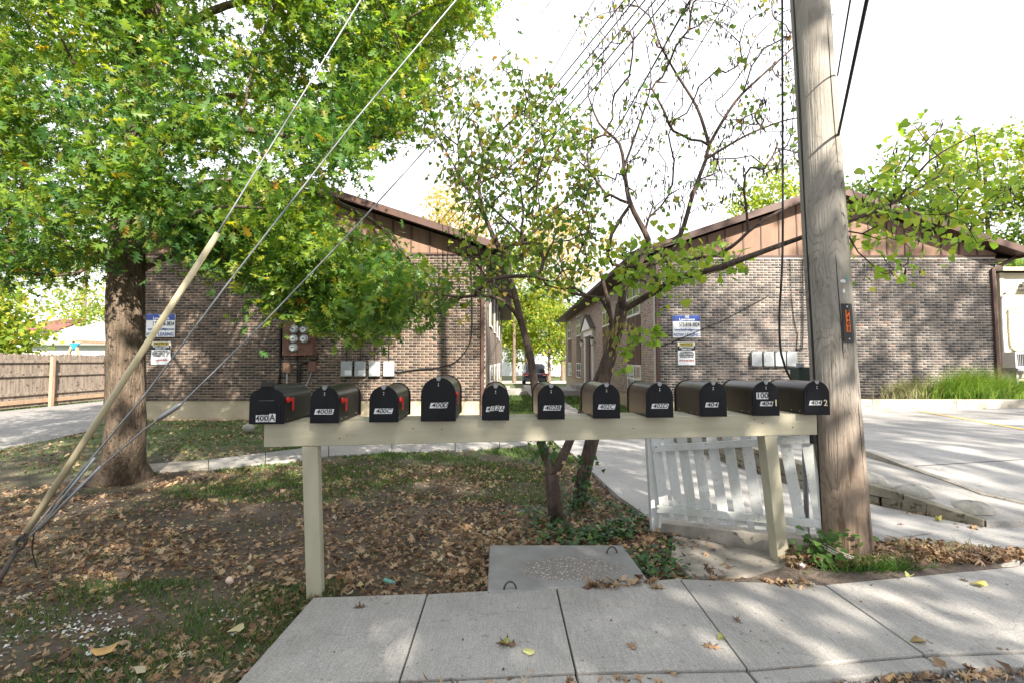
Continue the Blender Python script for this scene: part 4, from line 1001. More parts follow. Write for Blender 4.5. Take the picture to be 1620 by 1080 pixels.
def post(pxa, pya, Ya, pxb, pyb, zb, w=.092):
    a = beam_at(pxa)+bn*.05; a.z = ZB-H-.002; b = G(pxb, pyb, 0.0); b.z = -.12
    b2 = Vector((b.x, b.y, -.12)); mb = MB(); q = []
    for p in (b2, a):
        for (i, j) in ((-1,-1),(1,-1),(1,1),(-1,1)): q.append(p+bdir*w/2*i+bn*w/2*j)
    mb.add(q, [(3,2,1,0),(4,5,6,7),(0,1,5,4),(1,2,6,5),(2,3,7,6),(3,0,4,7)])
    return mb.build('post', MAT['post_paint'], stand, bevel=.004)
pa = beam_at(493)+bn*.05; post(493, 700, 3.1, 501, 938, 0)
post(1216, 688, 3.55, 1236, 886, 0)
for px, dz in ((655,-.05),(700,-.06),(1190,-.03),(1203,-.06),(1250,-.09),(1000,-.075),(540,-.1)):
    c = beam_at(px)+Vector((0,0,dz)); MB().disc(c+bn*.0005, -bn, .004, .0025, 8).build('nail', MAT['dark_iron'], stand)
MB().tube([br+Vector((0,0,-.06))+bn*.02, br+bdir*.012+Vector((0,0,-.06))+bn*.02], .006, 6).build('bolt', MAT['steel_dot'], stand)

def arch(wd, h, n=14, flat=None):
    """mailbox outline: straight sides and a round top (flat: squarer plastic shape)"""
    pts = [(-wd/2, 0), (wd/2, 0)]
    if flat is None:
        r = wd/2
        pts += [(r*math.cos(a), h-r+r*math.sin(a)) for a in np.linspace(0, math.pi, n)]
    else:
        r = flat; top = 0.028
        pts += [(wd/2-r+r*math.cos(a), h-top-r+r*math.sin(a)) for a in np.linspace(0, math.pi/2, 6)]
        pts += [((wd/2-r)*math.cos(a), h-top+top*math.sin(a)) for a in np.linspace(0.35, math.pi-0.35, 6)]
        pts += [(-wd/2+r-r*math.sin(a), h-top-r+r*math.cos(a)) for a in np.linspace(0, math.pi/2, 6)]
    return pts

def mailbox(label, pxl, pxr, wd, h, depth, texts, yaw=1.8, flag=False, plastic=False, over=.085, tilt=0.0, back_rim=True, dents=False):
    pc = (pxl+pxr)/2; c = beam_at(pc); c = c-bn*over
    # slide along the view column so that the face stays at its column
    t = (pc-CX)/FPX; c = Vector((t*(c.y*CP+(ZB-CAMZ)*SP), c.y, ZB+.004))
    root = empty('mailbox', c, label, 'mailbox', 'black mailboxes on the beam'); root.rotation_euler = (R_(tilt), 0, R_(yaw))
    mat = MAT['black_plastic'] if plastic else MAT['black_steel']
    fl = .055 if plastic else None
    prof = arch(wd, h, 14, fl); n = len(prof)
    v = []; ys_ = (.014, depth*.5, depth)
    for k, y in enumerate(ys_):
        sc = (1, 1 if plastic else 1.004, 0.9 if plastic else 1)[k]
        for x, z in prof: v.append((x*sc, y, z*sc if not plastic or k < 2 else z*.92+.012))
    f = [tuple(range(n)), tuple(range(2*n, 3*n))[::-1]]
    for k in range(2):
        for i in range(n): f.append((k*n+i, (k*n+n+i), (k*n+n+(i+1) % n), k*n+(i+1) % n))
    body = MB().add(v, f).build('body', mat, root, local=True); smooth_angle(body, 50)
    pr2 = arch(wd+.010, h+.006, 16, fl)
    door = MB().prism([(x, -.004, z-.003) for x, z in pr2], (0, .017, 0)).build('door', MAT['black_door'], root, local=True, bevel=.003)
    pin = arch(wd-.022, h-.022, 14, None if fl is None else fl-.012)
    MB().prism([(x, -.0065, z+.008) for x, z in pin], (0, .002, 0)).build('door_panel', MAT['black_door'], door, local=True, bevel=.0015)
    if back_rim and not plastic:
        MB().prism([(x, depth, z-.002) for x, z in arch(wd+.014, h+.008)], (0, .012, 0)).build('back_rim', mat, root, local=True, bevel=.002)
    MB().box(-wd/2+.012, wd/2-.012, .03, depth-.03, -.003, -.0005).build('base_board', MAT['ink'], root, local=True)
    if plastic:
        MB().box(-.034, .034, -.012, .018, h-.012, h+.022).build('handle', mat, root, local=True, bevel=.006)
        MB().box(-.045, .045, -.0075, -.0065, h*.60, h*.605).build('door_groove', MAT['galv'], door, local=True)
        MB().box(-.06, .06, -.009, -.0065, h*.27, h*.55).build('door_recess', MAT['black_door'], door, local=True, bevel=.001)
    else:
        lt = MB().prism([(-.014,-.012,h+.004),(.014,-.012,h+.004),(.015,-.012,h-.006),(.007,-.012,h-.020),(-.007,-.012,h-.020),(-.015,-.012,h-.006)], (0,.010,0)).box(-.013,.013,-.012,.026,h+.0045,h+.008)
        lt.build('latch', MAT['latch_grey'], root, local=True, bevel=.002)
        for dz in (.036, .048): MB().disc((0,-.0065,h-dz), (0,-1,0), .0035, .002, 8).build('rivet', MAT['steel_dot'], door, local=True)
    for sx in (-1, 1):
        for y in (.06, .06 if plastic else .16, depth-.08):
            MB().disc((sx*(wd/2-.0005), y, .018), (sx,0,0), .0048, .002, 8).build('bolt', MAT['steel_dot'], root, local=True)
    if flag:
        x = wd/2*(0.97 if plastic else 1)+.002; y = .055; z = h*.60
        fg = MB().disc((x, y, z), (1,0,0), .017, .012, 14).build('flag', MAT['flag_red'], root, local=True, bevel=.002)
        MB().box(x+.006, x+.010, y, y+.085, z-.010, z+.010).box(x+.006, x+.010, y+.062, y+.085, z-.068, z-.0095).build('flag_arm', MAT['flag_red'], fg, local=True)
    for tx in texts:
        (txt, u, vv, ht, wid, style) = tx
        zc = vv*h; xc = u*wd
        if style == 'brass':
            letter(txt, root, MAT['brass'], (xc, -.0095, zc), ht*1.35, None if txt == '1' else wid, local=True, fat=.0008); continue
        sh = .26 if style == 'slant' else 0.0; hw = wid/2; hh = ht/2; k = sh*hh
        pl = MB().prism([(xc-hw-k, -.0085, zc-hh), (xc+hw-k, -.0085, zc-hh), (xc+hw+k, -.0085, zc+hh), (xc-hw+k, -.0085, zc+hh)], (0, .0018, 0)).build('number_plate', MAT['plate_white'], root, local=True)
        letter(txt, pl, MAT['ink'], (xc, -.0095, zc), ht*1.16, wid*.88, local=True, shear=sh*.8, fat=.0004)
    return root

W1, H1, D1_ = .165, .213, .47
mailbox('wide black plastic mailbox with red flag numbered 400A, leftmost on the beam', 395, 447.5, .190, .222, .47,
        [('4', -.245, .135, .040, .022, 'box'), ('0', -.115, .14, .040, .022, 'box'), ('0', .02, .14, .040, .022, 'box'), ('A', .195, .155, .047, .036, 'box')], flag=True, plastic=True, over=.075)
mailbox('black metal mailbox with red flag numbered 400B', 492, 534.3, .160, .212, D1_, [('400B', .0, .31, .031, .108, 'slant')], flag=True)
mailbox('black metal mailbox with red flag numbered 400C', 585.4, 628.3, .164, .212, .42, [('400C', -.0, .305, .031, .108, 'slant')], flag=True)
mailbox('tallest and widest black mailbox numbered 400D with a red flag', 667.2, 719.4, .203, .262, .50, [('400', -.03, .36, .032, .085, 'slant'), ('D', .21, .367, .033, .028, 'slant')], flag=True)
mailbox('black mailbox seen straight on with crooked numbers 402A', 764, 804, .160, .214, D1_, [('4', -.28, .31, .030, .024, 'slant'), ('0', -.11, .335, .030, .024, 'slant'), ('2', .06, .35, .030, .024, 'slant'), ('A', .24, .325, .033, .028, 'slant')])
mailbox('black mailbox numbered 402B directly in front of the thin tree stem', 852, 892, .162, .214, D1_, [('402B', .04, .325, .031, .108, 'slant')])
mailbox('black mailbox numbered 402C in front of the leaning tree trunk', 939.6, 979.7, .165, .217, D1_, [('402C', .0, .33, .031, .108, 'slant')])
mailbox('black mailbox numbered 402D', 1024, 1064, .168, .220, D1_, [('402D', .0, .325, .031, .108, 'slant')], tilt=-.8)
mailbox('black mailbox numbered plain 404 without a second digit', 1109, 1149, .170, .224, D1_, [('404', -.07, .335, .031, .084, 'slant')], tilt=-1.2)
mailbox('black mailbox carrying 100 above 404 and a brass 1', 1192.4, 1232.5, .172, .226, D1_, [('100', -.16, .58, .044, .080, 'box'), ('404', .0, .345, .031, .084, 'slant'), ('1', .37, .36, .045, .016, 'brass')], tilt=-.8)
mailbox('black mailbox numbered 404 with a brass 2, rightmost against the pole', 1274, 1312, .168, .226, D1_, [('404', -.08, .35, .031, .084, 'slant'), ('2', .33, .345, .043, .026, 'brass')], tilt=-.6)

# ================================================================== UTILITY POLE
pb = P(1338, 884, 3.86); pb.z = -.3; pt = P(1281, 0, 3.86); ax = (pt-Vector((pb.x, pb.y, 0))); ax.z = pt.z; 
pole = empty('utility_pole', (pb.x, pb.y, 0), 'thick weathered wooden utility pole at the right end of the beam', 'utility pole')
zt = 9.6; pts = []; rad = []
for k in range(46):
    z = -.3+(zt+.3)*k/45; t = z/pt.z; x = pb.x+(pt.x-pb.x)*t; y = pb.y
    pts.append((x, y, z)); rad.append(.172-.0085*max(z, 0)+.03*math.exp(-max(z, 0)/.10)+.0025*math.sin(3.1*z))
mb = MB().tube(pts, rad, 36); mb.build('shaft', MAT['pole'], pole, smooth=True)
def pole_at(z): 
    t = z/pt.z; return Vector((pb.x+(pt.x-pb.x)*t, pb.y, z)), .172-.0085*z
# long drying cracks
for (pa_, zz0, zz1) in ((-1.30, 2.9, 4.1), (-1.72, 1.5, 2.3), (-1.1, .5, 1.2)):
    q = []
    for k in range(9):
        z = zz0+(zz1-zz0)*k/8; c, r = pole_at(z); a = pa_+.02*math.sin(5*z); q.append(c+Vector((math.cos(a)*r*1.0, math.sin(a)*r*1.0, 0)))
    MB().tube(q, [.0005]+[.0032]*7+[.0005], 5).build('crack', MAT['ink'], pole)
# curved black number tag with the orange P400 label
def pole_patch(z0, z1, a0, a1, lift, thick, n=8):
    mb = MB(); q = []
    for k in range(n+1):
        a = a0+(a1-a0)*k/n
        for z in (z0, z1):
            c, r = pole_at(z)
            for rr in (r+lift, r+lift+thick): q.append(c+Vector((math.cos(a)*rr, math.sin(a)*rr, 0)))
    f = []
    for k in range(n):
        i = 4*k; j = i+4; f += [(i+1, j+1, j+3, i+3), (i, i+2, j+2, j), (i, j, j+1, i+1), (i+2, i+3, j+3, j+2)]
    f += [(0, 1, 3, 2), (4*n, 4*n+2, 4*n+3, 4*n+1)]
    return mb.add(q, f)
zc0 = P(1334, 541, 3.72).z; zc1 = P(1330, 481, 3.72).z
A0 = math.radians(-80.0); 
tg = pole_patch(zc0, zc1, A0-.25, A0+.27, .002, .007).build('number_tag', MAT['black_plastic'], pole)
zo0 = zc0+(zc1-zc0)*.26; zo1 = zc0+(zc1-zc0)*.83
pole_patch(zo0, zo1, A0-.115, A0+.075, .0095, .0012).build('orange_label', MAT['orange'], tg)
am = A0-.02
for k, ch in enumerate('P400'):
    z = zo1-(zo1-zo0)*(k+.5)/4; c, r = pole_at(z); nrm = Vector((math.cos(am), math.sin(am), 0)); rt = Vector((-nrm.y, nrm.x, 0))
    letter(ch, tg, MAT['ink'], c+nrm*(r+.0122), .048, .019, right=rt, fat=.0012)
for z in (zc0+.022, zc1-.022):
    c, r = pole_at(z); nrm = Vector((math.cos(am), math.sin(am), 0)); MB().disc(c+nrm*(r+.009), nrm, .006, .003, 10).build('tag_nail', MAT['steel_dot'], tg)
for (px, py, rx, rz, m) in ((1328,445.5,.022,.013,'plate_white'), (1334.5,441,.011,.016,'teal_can'), (1329.5,461,.010,.016,'plate_white')):
    z = P(px, py, 3.72).z; c, r = pole_at(z); dx = P(px, py, 3.72).x-c.x+.11; a = math.radians(-122)+math.asin(max(-.95, min(.95, dx/r*.86))); nrm = Vector((math.cos(a), math.sin(a), 0)); rt = Vector((-nrm.y, nrm.x, 0)); cc = c+nrm*(r+.001)
    MB().prism([cc+rt*rx*math.cos(t)+Vector((0,0,rz*math.sin(t))) for t in np.linspace(0, 2*math.pi, 14, endpoint=False)], nrm*.002).build('small_tag', MAT[m], pole)
# cables down the pole's left side
o = MB().tube(cat_rom([P(a, b, 4.0) for a, b in ((1237,-150),(1238,200),(1238,400),(1233,500),(1236,560),(1250,597),(1262,614),(1275,640))], .15), .0085, 6).build('cable', MAT['cable_black'], smooth=True); tag(o, 'black cable hanging down on the left of the utility pole', 'cable')
cg = []
for z in np.linspace(.2, 9.4, 40):
    c, r = pole_at(z); cg.append(c+Vector((-r*.985, -r*.10, 0)))
MB().tube(cg, .009, 6).build('ground_wire', MAT['cable_black'], pole, smooth=True)
mbx = empty('meter_socket', P(1266, 600, 4.2), 'dark green box behind the rightmost mailbox beside the pole', 'meter box')
a = P(1259, 580, 4.2); b = P(1279, 640, 4.2); MB().box(a.x, b.x, 4.15, 4.3, b.z, a.z).build('case', M('dkgreen', (0.03,0.045,0.04), None, 6, .5), mbx, bevel=.01); MB().tube([(a.x+.05, 4.2, b.z), (a.x+.05, 4.2, 0.03)], .02, 8).build('pipe', MAT['galv'], mbx); MB().tube([P(1266,580,4.15), P(1266,574,4.15)], .03, 10).build('cap', MAT['galv'], mbx)

# ---- guy anchor with three guys
anc = G(-8, 925, 0.02); eye = P(36, 853, 3.42)
ga = empty('guy_anchor', (anc.x, anc.y, 0), 'galvanised guy anchor rod rising from the leaves at the left edge', 'guy anchor')
MB().tube([anc+Vector((-.05,0,-.12)), eye-(eye-anc).normalized()*.05], .015, 8).build('anchor_rod', MAT['dark_iron'], ga, smooth=True)
ed = (eye-anc).normalized(); sd = Vector((ed.z, 0, -ed.x))
MB().tube([eye-ed*.06+sd*math.cos(t)*.028*1.0+ed*(math.sin(t)*.05+.04) for t in np.linspace(0, 2*math.pi, 17)], .010, 7).build('eye', MAT['dark_iron'], ga, smooth=True)
gw = [([(44,838),(345,368),(571,0),(700,-205)], .0058, 'guy wire sheathed at its foot in a long yellow plastic guard'),
      ([(48,842),(90,790),(227,627),(367,440),(560,193),(722,0),(880,-190)], .0062, 'middle bare steel guy wire rising over the yard'),
      ([(50,846),(92,797),(230,677),(287,638),(420,508),(560,362),(722,183),(873,0),(1010,-170)], .0056, 'lowest steel guy wire with a thick grey grip sleeve')]
for k, (pp, r, lb) in enumerate(gw):
    pts = []
    for i, (a, b) in enumerate(pp): pts.append(P(a, b, 3.42+.3*i/len(pp)))
    pts.append(pole_at([9.3, 8.0, 7.0][k])[0])
    g = empty('guy_wire', pts[0], lb, 'guy wire', 'guy wires')
    w0 = [eye-ed*.0]+pts if k else [eye]+pts
    MB().tube(w0, r, 6).build('strand', MAT['galv'], g, smooth=True)
    if k == 0:
        a, b = P(42, 840, 3.42), P(345, 369, 3.49); MB().tube([a, a+(b-a)*.5, b], [.022,.021,.020], 14).build('yellow_guard', MAT['guard_yellow'], g, smooth=True)
    else:
        MB().tube([P(60,838,3.42) if k == 1 else P(62,836,3.42), P(150,723,3.45) if k == 1 else P(160,736,3.45)], [.011,.009], 7).build('grip', MAT['galv'], g, smooth=True)
    if k == 2:
        MB().tube([P(248,664,3.47), P(256,659,3.47), P(281,642,3.48), P(288,637,3.48)], [.007,.017,.017,.007], 8).build('grip_sleeve', MAT['galv'], g, smooth=True)
    MB().tube([eye+Vector((.008*k-.008,-.01,-.01)), eye+(pts[1]-pts[0]).normalized()*.16+Vector((.0,-.012,.012))], .0065, 6).build('thimble', MAT['dark_iron'], g)
o = MB().tube(cat_rom([P(54,842,3.43), P(51,868,3.43), P(55,885,3.43), P(58,897,3.43)], .03), .0045, 5).build('wire_tail', MAT['cable_black'], smooth=True); tag(o, 'short loose black wire end hanging from the guy anchor', 'wire')

# ---- overhead service wires
def wire(a, b, sag, r, label, group='overhead wires'):
    a = Vector(a); b = Vector(b); q = [a+(b-a)*t-Vector((0,0,sag*4*t*(1-t))) for t in np.linspace(0, 1, 24)]
    o = MB().tube(q, r, 5).build('overhead_wire', MAT['cable_black'], smooth=True); return tag(o, label, 'wire', group)
p6 = pole_at(6.25)[0]; lab5 = ['uppermost', 'second', 'middle', 'fourth', 'lowest']
for k in range(5):
    e = P(700+k*9, 347+k*4, Y4-.5)+Vector((0,0,.02)); wire(p6+Vector((.03*k,.17,-.07*k)), e, .10+.03*k, .009, lab5[k]+' of five dark service wires running to the left building roof')
wire(pole_at(8.0)[0], P(560, 330, 30), .3, .010, 'dark overhead wire crossing the sky just right of the oak crown')
wire(pole_at(7.2)[0], P(735, 330, 34), .3, .008, 'thinner overhead wire beside the oak crown in the sky')
wire(pole_at(5.8)[0]+Vector((-.1,.1,0)), P(900, 330, 30), .15, .016, 'thick twisted overhead cable passing above the redbud')
wire(pole_at(5.2)[0]+Vector((-.1,.1,0)), P(930, 350, 30), .1, .007, 'thin overhead wire under the thick twisted cable')
wire(P(1326, 215, 3.75), P(1380, -40, 2.2), .0, .010, 'dark wire leaving the pole up to the right', 'wires right of the pole')
wire(P(1325, 120, 3.78), P(1352, -40, 2.8), .0, .006, 'thin wire leaving the pole just above the dark one', 'wires right of the pole')

# ================================================================== PICKET FENCE (sagging)
fence = empty('picket_fence', G(1040, 836, 0), 'sagging white picket fence panel with leaning pickets behind the beam', 'fence')
YL, YR = 4.46, 3.86
def fd(px): 
    """depth of the fence line at pixel column px"""
    t = (px-1036)/(1300-1036); a = Vector((P(1036,700,YL).x, YL)); b = Vector((P(1300,700,YR).x, YR)); k = (px-CX)/FPX
    d = b-a; s = (a.x-k*a.y)/(k*d.y-d.x); return a.y+d.y*s
fx = (P(1300,700,YR)-P(1036,700,YL)); fx.z = 0; fx.normalize(); fnrm = Vector((fx.y, -fx.x, 0))   # towards the street
def fbar(px0, py0, px1, py1, w, t, off, name):
    a = P(px0, py0, fd(px0))+fnrm*off; b = P(px1, py1, fd(px1))+fnrm*off
    d = (b-a).normalized(); s = d.cross(fnrm).normalized(); q = []
    for p in (a, b): q += [p-s*w/2-fnrm*t/2, p+s*w/2-fnrm*t/2, p+s*w/2+fnrm*t/2, p-s*w/2+fnrm*t/2]
    return MB().add(q, [(0,1,2,3),(7,6,5,4),(0,4,5,1),(1,5,6,2),(2,6,7,3),(3,7,4,0)]).build(name, MAT['white_paint'], fence, bevel=.003)
bot = [1053,1075.5,1097,1121,1147,1174,1203,1234,1270,1302]; top = [1036,1056,1077,1100,1123.5,1148.5,1177,1207,1237,1272]
for b_, t_ in zip(bot, top):
    yb_ = 817+(b_-1050)*.128; yt_ = 684-(t_-1040)*.062
    wpx = .080
    fbar(b_, yb_, t_, yt_, wpx, .019, 0, 'picket')
fbar(1038, 708, 1290, 692.5, .056, .036, .031, 'rail'); fbar(1041, 802.5, 1298, 826, .058, .036, .031, 'rail')
pp0 = P(1029, 686, YL+.06); pp1 = P(1038, 836, YL+.06)
MB().bar(pp1+Vector((0,0,-.05)), pp0, .085, .085, (0,1,0)).build('post', MAT['white_paint'], fence, bevel=.004)
for px, py in ((1038,706),(1041,803)): MB().disc(P(px, py, fd(px)-.055), fnrm, .006, .003, 8).build('nail', MAT['dark_iron'], fence)
MB().bar(P(1046,806,YL-.02), P(1043,834,YL-.05), .02, .035, (0,1,0)).build('broken_strip', MAT['white_paint'], fence)
MB().box(*(lambda c: (c.x-.012, c.x+.012, c.y-.02, c.y+.02, c.z-.03, c.z+.03))(P(1286,694,3.6))).build('latch', MAT['ink'], fence)

# ================================================================== BOARD FENCE at the far left
f0 = G(-6, 651, 0.0); f1 = G(160, 634, 0.0)
fdir = (f1-f0).normalized(); f0 = f0-fdir*3.0; f1 = f1+fdir*.4; Lf = (f1-f0).length; fn = Vector((fdir.y, -fdir.x, 0))
bf = empty('board_fence', (f0+f1)/2, 'weathered grey board fence with rails and posts along the lane', 'fence')
n = int(Lf/.142)
me = None
for k in range(n):
    c = f0+fdir*(k+.5)*.142; h = 1.70+random.uniform(-.025, .02)
    mb = MB(); a = c-fdir*.067; b = c+fdir*.067
    mb.prism([a+Vector((0,0,.06)), b+Vector((0,0,.06)), b+Vector((0,0,h-.04)), c+fdir*.03+Vector((0,0,h)), c-fdir*.03+Vector((0,0,h)), a+Vector((0,0,h-.04))], -fn*.018)
    mb.build('board', MAT['fence_grey'], bf)
for z, hh in ((.16,.12),(.42,.085),(1.0,.085),(1.42,.085)):
    MB().prism([f0+fn*.004+Vector((0,0,z)), f1+fn*.004+Vector((0,0,z)), f1+fn*.042+Vector((0,0,z)), f0+fn*.042+Vector((0,0,z))], (0,0,hh)).build('rail', MAT['fence_tan'] if z < .2 else MAT['fence_grey'], bf, bevel=.004)
s = Lf-.4-0.02
for d_ in (Lf-.25, Lf-.25-2.35, Lf-.25-4.7, Lf-.25-7.0):
    if d_ < 0: continue
    c = f0+fdir*d_+fn*.09; MB().prism([c-fdir*.06-fn*.045, c+fdir*.06-fn*.045, c+fdir*.06+fn*.045, c-fdir*.06+fn*.045], (0,0,1.62)).build('post', MAT['fence_tan'], bf, bevel=.006)
# ================================================================== TREES
def grow(paths, targets, seed, step=.28, jit=.03, p=2.3, rtip=.0035, droop=0.0, turn=.6):
    """explicit stems first, then every target joins the nearest fitting node; returns nodes, radii, chains"""
    rg = np.random.default_rng(seed)
    pos = []; par = []; expl = []; dirs = []; chains = []
    def nearest(t):
        A = np.array(pos); D = np.array(dirs); d = t-A; L = np.linalg.norm(d, axis=1)+1e-6
        cs = np.sum(d*D, axis=1)/L
        return int(np.argmin(L*(1+turn*(1-cs))))
    for pts, r0, r1 in paths:
        q = cat_rom(pts, step); m = len(q); ch = []
        if pos:
            i = int(np.argmin(np.linalg.norm(np.array(pos)-np.array(q[0]), axis=1))); ch.append(i); prev = i
        else: prev = -1
        for k, v in enumerate(q):
            d = (q[min(k+1, m-1)]-q[max(k-1, 0)]).normalized()
            pos.append(np.array(v)); par.append(prev); dirs.append(np.array(d)); t = k/max(1, m-1); expl.append(r0+(r1-r0)*t)
            prev = len(pos)-1; ch.append(prev)
        chains.append(ch)
    base = pos[0]
    tips = []; order = np.argsort(np.linalg.norm(targets-base, axis=1))
    for ti in order:
        t = targets[ti]; i = nearest(t); a = pos[i]; d = np.linalg.norm(t-a); n = max(2, int(d/step))
        c1 = a+dirs[i]*d*.35+np.array([0,0,.12*d]); c2 = t-(t-a)*.25+np.array([0,0,.10*d])+rg.normal(0, .04*d, 3)
        ch = [i]; prev = i; lastp = a
        for k in range(1, n+1):
            s = k/n; v = (1-s)**3*a+3*(1-s)**2*s*c1+3*(1-s)*s*s*c2+s**3*t
            if k < n: v = v+rg.normal(0, jit, 3)
            pos.append(v); par.append(prev); dd = v-lastp; dirs.append(dd/max(np.linalg.norm(dd), 1e-6)); expl.append(0); lastp = v
            prev = len(pos)-1; ch.append(prev)
        chains.append(ch); tips.append(prev)
    n = len(pos); acc = np.zeros(n); haschild = np.zeros(n, bool); r = np.zeros(n)
    for i in range(n-1, -1, -1):
        r[i] = max(rtip, acc[i]**(1/p)) if haschild[i] else rtip
        if expl[i] > 0: r[i] = expl[i]
        if par[i] >= 0: acc[par[i]] += (min(r[i], .05))**p; haschild[par[i]] = True
    return np.array(pos), np.array(dirs), r, chains, np.array(tips, int)

def branch_mesh(pos, r, chains, nmain, big=12, flare=0):
    main = MB(); twig = MB()
    for ci, ch in enumerate(chains):
        rad = [r[k] for k in ch]
        if ci > 0 and len(ch) > 1: rad[0] = min(rad[0], rad[1]*1.25)
        rm = max(rad); n = big if rm > .06 else (7 if rm > .02 else (5 if rm > .009 else 3))
        (main if ci < nmain else twig).tube([pos[k] for k in ch], rad, n, caps=ci < nmain)
    return main, twig

def spray(pos, dirs, tips, chains, nper, spread, seed, up=.8, down=.35, outward=.6, back=.5):
    rg = np.random.default_rng(seed); n = len(tips)*nper
    idx = np.repeat(tips, nper); t = pos[idx]; d = dirs[idx]
    q = t-d*rg.uniform(0, back, (n, 1))+rg.normal(0, 1, (n, 3))*np.array([spread, spread, spread*.55])
    ax = d*outward+rg.normal(0, .55, (n, 3))+np.array([0, 0, -down])
    nm = rg.normal(0, .5, (n, 3))+np.array([0, 0, up])
    return q, frames(ax, nm)

# ---- pin oak at the left
rg = np.random.default_rng(21)
oak_poly = [(-420,-620),(500,-560),(830,-300),(792,-20),(735,55),(690,125),(640,195),(580,245),(528,285),(548,352),(620,398),(655,425),(660,445),(645,485),(620,520),(552,515),(505,462),(400,425),(330,402),(262,400),(205,440),(110,445),(-420,455)]
T = []
def oak_targets(poly, n, ylo, yhi):
    out = []
    while len(out) < n:
        px, py = rg.uniform(-420, 850), rg.uniform(-620, 560)
        if not in_poly(np.array([px]), np.array([py]), poly)[0]: continue
        y = rg.uniform(ylo, yhi); v = P(px, py, y)
        dx = v.x+4.6; dy = v.y-6.0; rr = math.hypot(dx, dy); lim = 5.6 if v.z < 6 else 5.6-(v.z-6)*.7
        if rr > lim or v.z > 10.5 or v.y < 3.7: continue
        if rr < .5 and v.z < 3.0: continue
        if py > 430 and px < 240 and y < 5.9 and 150 < px: continue
        out.append(v)
    return out
T += oak_targets(oak_poly, 1040, 4.3, 8.6)
low_poly = [(280,310),(515,305),(548,362),(620,405),(672,428),(660,475),(632,528),(562,532),(505,495),(430,450),(300,400)]
T += oak_targets(low_poly, 120, 5.0, 7.2)
top_poly = [(430,-120),(800,-120),(780,0),(725,60),(680,130),(620,200),(520,250),(430,240)]
T += oak_targets(top_poly, 70, 4.8, 7.6)
T = np.array([tuple(v) for v in T])
tr = [G(189,764,-.05), P(197,700,6.0), P(200,600,6.0), P(198,470,6.0), P(205,330,6.02), P(224,150,6.05), P(240,0,6.1), P(250,-190,6.2), P(262,-420,6.2)]
paths = [(tr, .215, .075),
 ([P(205,330,6.02), P(330,290,5.7), P(470,300,5.7), P(590,350,6.0), P(655,420,6.2)], .055, .018),
 ([P(212,250,6.0), P(330,160,6.4), P(450,150,6.7), P(560,120,6.9), P(690,70,7.0)], .06, .018),
 ([P(214,235,6.0), P(360,205,5.4), P(520,225,5.2), P(640,210,5.2)], .05, .015),
 ([P(203,350,6.0), P(150,300,5.6), P(140,210,5.3), P(120,110,5.0)], .045, .015),
 ([P(200,420,6.0), P(120,405,6.3), P(40,410,6.5), P(-120,380,6.6)], .05, .016),
 ([P(200,440,6.0), P(300,395,6.4), P(420,410,6.8), P(540,450,7.1)], .045, .014),
 ([P(230,90,6.1), P(330,20,5.6), P(480,-20,5.4), P(640,-60,5.4)], .055, .016),
 ([P(226,130,6.0), P(120,30,6.6), P(-30,-30,7.0)], .05, .016),
 ([P(240,-20,6.1), P(420,-160,6.8), P(620,-220,7.0)], .05, .016),
 ([P(200,400,6.0), P(250,370,5.2), P(330,330,4.6), P(420,330,4.3)], .035, .012)]
oak = empty('oak_tree', (tr[0].x, tr[0].y, 0), 'large pin oak with dark furrowed trunk filling the left of the photo', 'tree')
pos, dirs, r, chains, tips = grow(paths, T, 5, .26, .03)
z = pos[:, 2]; n0 = len(chains[0])
for k in chains[0]:
    r[k] = r[k]*1.0+.10*math.exp(-max(pos[k][2], 0)/.16)
mn, tw = branch_mesh(pos, r, chains, 1, 26)
V = np.array(mn.v); a = np.arctan2(V[:, 1]-6, V[:, 0]+4.65); zz = V[:, 2]
rg2 = np.random.default_rng(3)
w_ = .018*np.sin(a*9+zz*1.3)+.010*np.sin(a*17-zz*3)+.05*np.exp(-np.clip(zz,0,9)/.18)*np.sin(a*5+.6)
c0 = np.array([np.interp(zz, [q.z for q in tr], [q.x for q in tr]), np.interp(zz, [q.z for q in tr], [q.y for q in tr])]).T
dxy = V[:, :2]-c0; L_ = np.linalg.norm(dxy, axis=1, keepdims=True)+1e-6; V[:, :2] += dxy/L_*(w_[:, None]*np.clip(L_/.25, 0, 1)); mn.v = [tuple(q) for q in V]
mn.build('trunk', MAT['bark_oak'], oak, smooth=True)
tw.build('branches', MAT['bark_oak'], oak, smooth=True)['kind'] = 'stuff'
q, Rm = spray(pos, dirs, tips, chains, 84, .18, 9, up=.9, down=.3, back=.45)
s = np.random.default_rng(4).uniform(.07, .15, len(q))
ok = ~((q[:, 1] > Y4-.6) | (q[:, 2] < 1.45))
scatter_multi('crown', variants(TO, 8, 2, .16, .10), q[ok], Rm[ok], s[ok], MAT['oak_leaf'], oak)

# ---- the two redbuds behind the beam
def redbud_poly_targets(poly, n, ylo, yhi, seed):
    g = np.random.default_rng(seed); P_ = np.array(poly); out = []
    while len(out) < n:
        px = g.uniform(P_[:, 0].min(), P_[:, 0].max()); py = g.uniform(P_[:, 1].min(), P_[:, 1].max())
        if in_poly(np.array([px]), np.array([py]), poly)[0]: out.append(tuple(P(px, py, g.uniform(ylo, yhi))))
    return np.array(out)

